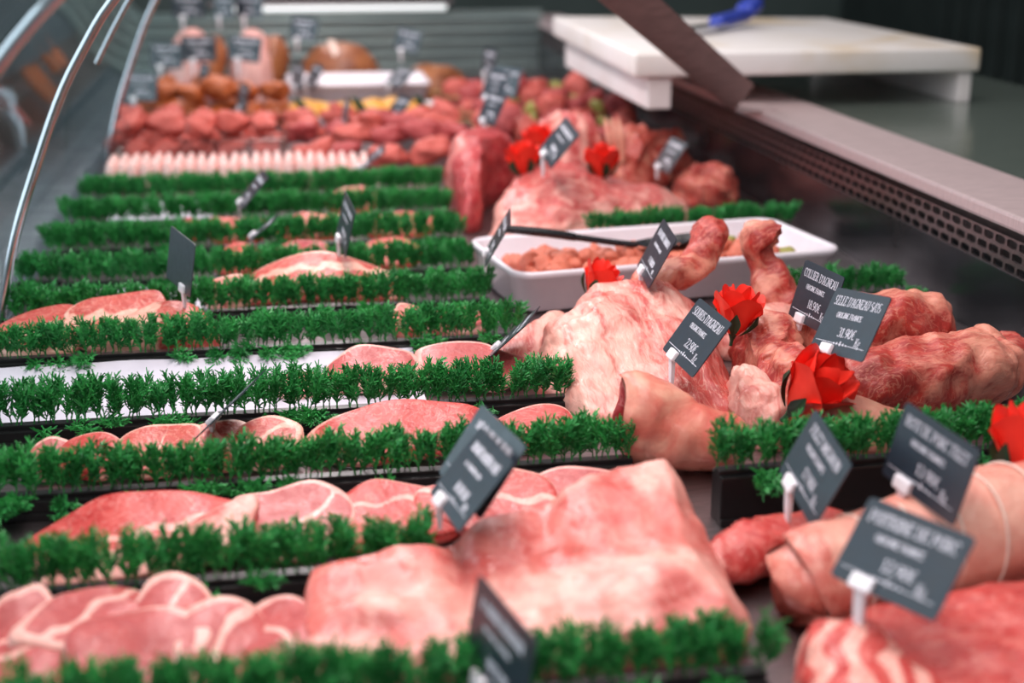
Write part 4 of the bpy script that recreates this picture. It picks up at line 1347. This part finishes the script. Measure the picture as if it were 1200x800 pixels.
def card(lab, pos, rot, lines, base_z, size=(.088, .064), seed=0, clip_x=-.016, back=False, spike=True, lean=(0, 0)):
    W_, H_ = size
    Rm = Matrix.Rotation(R(rot[0]), 3, 'Z') @ Matrix.Rotation(R(rot[1]), 3, 'X') @ Matrix.Rotation(R(rot[2]), 3, 'Y')
    pos = Vector(pos)
    clip = pos + Rm @ Vector((clip_x, -.001, -H_ / 2 + .002))
    tip = Vector((clip.x + lean[0], clip.y + lean[1], min(base_z, clip.z - .008)))
    t = thing('price_card', lab, 'price card', tip, Rm.to_euler(), 'slate price cards')
    off = Rm.transposed() @ (pos - tip)
    T = lambda v: Vector(v) + off
    th = .0011
    # panel with clipped corners
    c_ = .003
    ol = [(-W_ / 2 + c_, -H_ / 2), (W_ / 2 - c_, -H_ / 2), (W_ / 2 - c_ * .3, -H_ / 2 + c_ * .3), (W_ / 2, -H_ / 2 + c_), (W_ / 2, H_ / 2 - c_), (W_ / 2 - c_ * .3, H_ / 2 - c_ * .3), (W_ / 2 - c_, H_ / 2), (-W_ / 2 + c_, H_ / 2), (-W_ / 2 + c_ * .3, H_ / 2 - c_ * .3), (-W_ / 2, H_ / 2 - c_), (-W_ / 2, -H_ / 2 + c_), (-W_ / 2 + c_ * .3, -H_ / 2 + c_ * .3)]
    n = len(ol)
    V = [T((x, -th / 2, z)) for x, z in ol] + [T((x, th / 2, z)) for x, z in ol]
    Fa = [tuple(range(n)), tuple(range(2 * n - 1, n - 1, -1))] + [(i, n + i, n + (i + 1) % n, (i + 1) % n) for i in range(n)]
    pn = mk('panel', V, Fa, 'card', t, False)
    V, Fa = [], []
    y = (-1 if not back else 1) * (th / 2 + .0002)
    k = H_ / .064
    if lines:
        ti, su, pr = lines
        text_geo(V, Fa, ti, 0, .0155 * k, .0088 * k, W_ * (.84 if len(ti) > 13 else .74), y)
        text_geo(V, Fa, su, -.004, .0035 * k, .0052 * k, W_ * .46, y, .14, .06)
        text_geo(V, Fa, pr, .004, -.0145 * k, .0090 * k, W_ * .32, y)
        text_geo(V, Fa, 'Kg', .0255 * W_ / .088, -.0200 * k, .0075 * k, W_ * .09, y)
    else:
        scribble(V, Fa, seed, 0, .0150 * k, .0085 * k, W_ * .74, y)
        scribble(V, Fa, seed + 1, -.004, .0035 * k, .0045 * k, W_ * .45, y)
        scribble(V, Fa, seed + 2, .004, -.0150 * k, .0085 * k, W_ * .34, y)
        scribble(V, Fa, seed + 3, .026, -.0195 * k, .006 * k, W_ * .08, y)
    # rule with a small ornament
    for x0, x1, z0, z1 in ((-W_ / 2 + .004, -.010, -.0217, -.0212), (.010, W_ / 2 - .006, -.0217, -.0212), (-.0105, -.0085, -.0222, -.0207), (.0085, .0105, -.0222, -.0207), (-.006, -.0045, -.0224, -.020), (-.0008, .0008, -.0230, -.0185), (.0045, .006, -.0224, -.020), (-.007, .007, -.0217, -.0213)):
        b = len(V)
        for px, pz in ((x0, z0), (x1, z0), (x1, z1), (x0, z1)):
            V.append((px, y, pz * k))
        Fa.append((b, b + 1, b + 2, b + 3))
    if back:
        V = [(-a, b, c) for a, b, c in V]
    V = [T(v) for v in V]
    lo = mk('lettering', V, Fa, 'print', pn, False)
    lo['label'] = 'white printed lettering'
    bm = bmesh.new()
    box_bm(bm, T((clip_x, -.0005, -H_ / 2 + .0035)), (.0175, .0075, .0105), .0018)
    cl = bmo('clip', bm, 'clip', t)
    cl['label'] = 'white plastic clip'
    # spike from the clip down into the meat
    inv = Rm.transposed()
    p0 = inv @ (clip - tip)
    p1 = inv @ Vector((0, 0, -.004))
    V, Fa = [], []
    d = (p1 - p0).normalized()
    s_ = d.cross(Vector((0, 1, 0)))
    s_ = s_.normalized() if s_.length > .05 else Vector((1, 0, 0))
    u_ = d.cross(s_)
    for q, (a, b) in ((p0, (.0042, .0022)), (p0.lerp(p1, .6), (.0036, .0018)), (p1, (.0022, .0010))):
        for sx_, sy_ in ((-1, -1), (1, -1), (1, 1), (-1, 1)):
            V.append(q + s_ * a * sx_ + u_ * b * sy_)
    for i in (0, 4):
        for j in range(4):
            kk = (j + 1) % 4
            Fa.append((i + j, i + kk, i + 4 + kk, i + 4 + j))
    Fa += [(3, 2, 1, 0), (8, 9, 10, 11)]
    mk('spike', V, Fa, 'clip', t, False)
    return t


OF = 'ORIGINE FRANCE'
card('slate card reading poitrine de porc, lowest on the right', (.384, .788, .100), (-60, -38, 1), ('POITRINE DE PORC', OF, '12.90\u20ac'), .043, (.082, .0595))
card('slate card reading roti de porc filet, above the tied roast', (.454, .900, .117), (-74, -11, 7.5), ('ROTI DE PORC FILET', OF, '13.90\u20ac'), .100, (.082, .0595))
card('slate card reading filet mignon, stuck in the tenderloin', (.388, .953, .096), (-87, -22, 11.5), ('FILET MIGNON', OF, '17.90\u20ac'), .046, (.082, .0595))
card('slate card reading souris d\'agneau, stuck in the lamb shoulder', (.394, 1.289, .100), (-85, -35.7, 1.9), ('SOURIS D\'AGNEAU', OF, '22.90\u20ac'), .044)
card('blue-grey card reading selle d\'agneau, above the large rose', (.514, 1.201, .133), (-83, -29, -8.6), ('SELLE D\'AGNEAU S/OS', OF, '31.90\u20ac'), .066)
card('dark card reading collier d\'agneau, half hidden by the saddle card', (.556, 1.393, .106), (-84, -16, -.7), ('COLLIER D\'AGNEAU', OF, '18.90\u20ac'), .070)
card('dark card stuck in the top of the lamb shoulder over the spoon', (.417, 1.531, .127), (-94, -27, 3.6), None, .084, seed=5)
card('blurred card leaning on the big pork block with a white spike', (.128, .973, .097), (-85, -41, -3.8), None, .056, seed=6)
card('dark card standing close behind the blurred one on the pork block', (.140, 1.0, .100), (-74, -34, 4), None, .060, seed=26)
card('brownish dark card cut by the bottom edge, in front of the pork block', (.117, .767, .066), (-75, -9.5, 2.5), None, .012, seed=7)
card('slate card between two roses on the beef joint', (.434, 2.197, .150), (-81, -38, 12), None, .096, (.094, .0685), seed=8)
card('thin dark card turned edge-on in front of the dish\'s left end', (.265, 1.73, .107), (-98, -30, 2), None, .057, seed=9)
card('blank-backed brown card stuck in the veal shank end', (-.122, 1.675, .104), (112, 8, -4), None, .055, (.088, .064), seed=10)
card('dark card standing upright on the wide escalope', (.080, 1.84, .107), (-83, -12, 8), None, .058, seed=11, clip_x=-.02)
card('far blue-grey card leaning over the orange-red steak', (-.045, 2.22, .085), (-85, -42, -2), None, .040, seed=12)
card('small card lying back in the gap behind the escalope', (-.030, 2.02, .066), (-98, -52, 0), None, .030, (.07, .05), seed=13)
card('lilac card lying back in front of the beef chunks', (.166, 2.62, .062), (-92, -50, 0), None, .030, seed=14)
card('dark green-grey card seen edge-on over the third row of slices', (-.057, 1.27, .062), (-107, -46, -2), None, .040, seed=15, clip_x=-.012)
card('dark green-grey card seen edge-on at the right end of the fourth row', (.242, 1.475, .056), (-112, -46, -2), None, .032, seed=16, clip_x=-.012)
# far cards
FC = [((.400, 2.68, .142), (-76, -25, 0), .11, 'lowest of the clustered far cards over the beef rib'),
      ((.439, 2.90, .158), (-72, -25, 0), .06, 'middle one of the clustered far cards over the beef rib'),
      ((.476, 3.0, .153), (-58, -20, 0), .06, 'right one of the clustered far cards above the skewers'),
      ((.501, 3.4, .154), (-78, -10, 0), .08, 'dark narrow card before the end panel above the cluster'),
      ((.687, 2.45, .082), (-86, -34, 0), .04, 'dim card in the shadow by the steel wall right of the roses'),
      ((.138, 3.0, .094), (-86, -12, 0), .05, 'narrow upright card among the beef chunks'),
      ((.268, 3.24, .07), (-74, -38, 0), .02, 'tilted grey card before the nearer white tray'),
      ((.299, 3.55, .105), (-66, -50, 0), .07, 'dark green card lying over the white trays'),
      ((.051, 3.6, .105), (-72, -8, 0), .06, 'black upright card in front of the smoked ham'),
      ((.091, 3.6, .107), (-74, -30, 0), .06, 'small grey card right of the black one before the smoked ham'),
      ((.079, 4.02, .188), (-35, -15, 4), .13, 'purple-grey card left above the smoked ham'),
      ((.363, 4.0, .155), (-45, -15, 8), .10, 'purple-grey card right of the smoked ham'),
      ((-.192, 3.75, .164), (-6, -10, 0), .10, 'black card in front of the pale pink ham'),
      ((-.077, 3.75, .163), (-20, -12, 6), .10, 'grey card in front of the pink cut ham'),
      ((-.229, 4.06, .250), (-4, -10, 0), .19, 'blue card standing on top of the pale pink ham'),
      ((-.134, 4.06, .248), (-50, -10, 0), .19, 'blue card between the two pink hams'),
      ((-.065, 4.05, .248), (-35, -10, 0), .19, 'grey-blue card on top of the pink cut ham'),
      ((-.275, 3.78, .145), (-20, -14, 0), .08, 'teal-grey card at the left end of the orange pieces'),
      ((-.304, 3.33, .120), (-30, -14, 0), .06, 'teal-grey card low beside the far glass rail'),
      ((-.170, 3.45, .125), (-74, -12, 0), .09, 'dark card among the orange pieces, left'),
      ((-.079, 3.34, .09), (-74, -12, 0), .05, 'dark card among the orange pieces, right')]
for i, (p_, r_, b_, lab) in enumerate(FC):
    card(lab, p_, r_, None, b_, seed=100 + i * 5, size=(.088, .064))
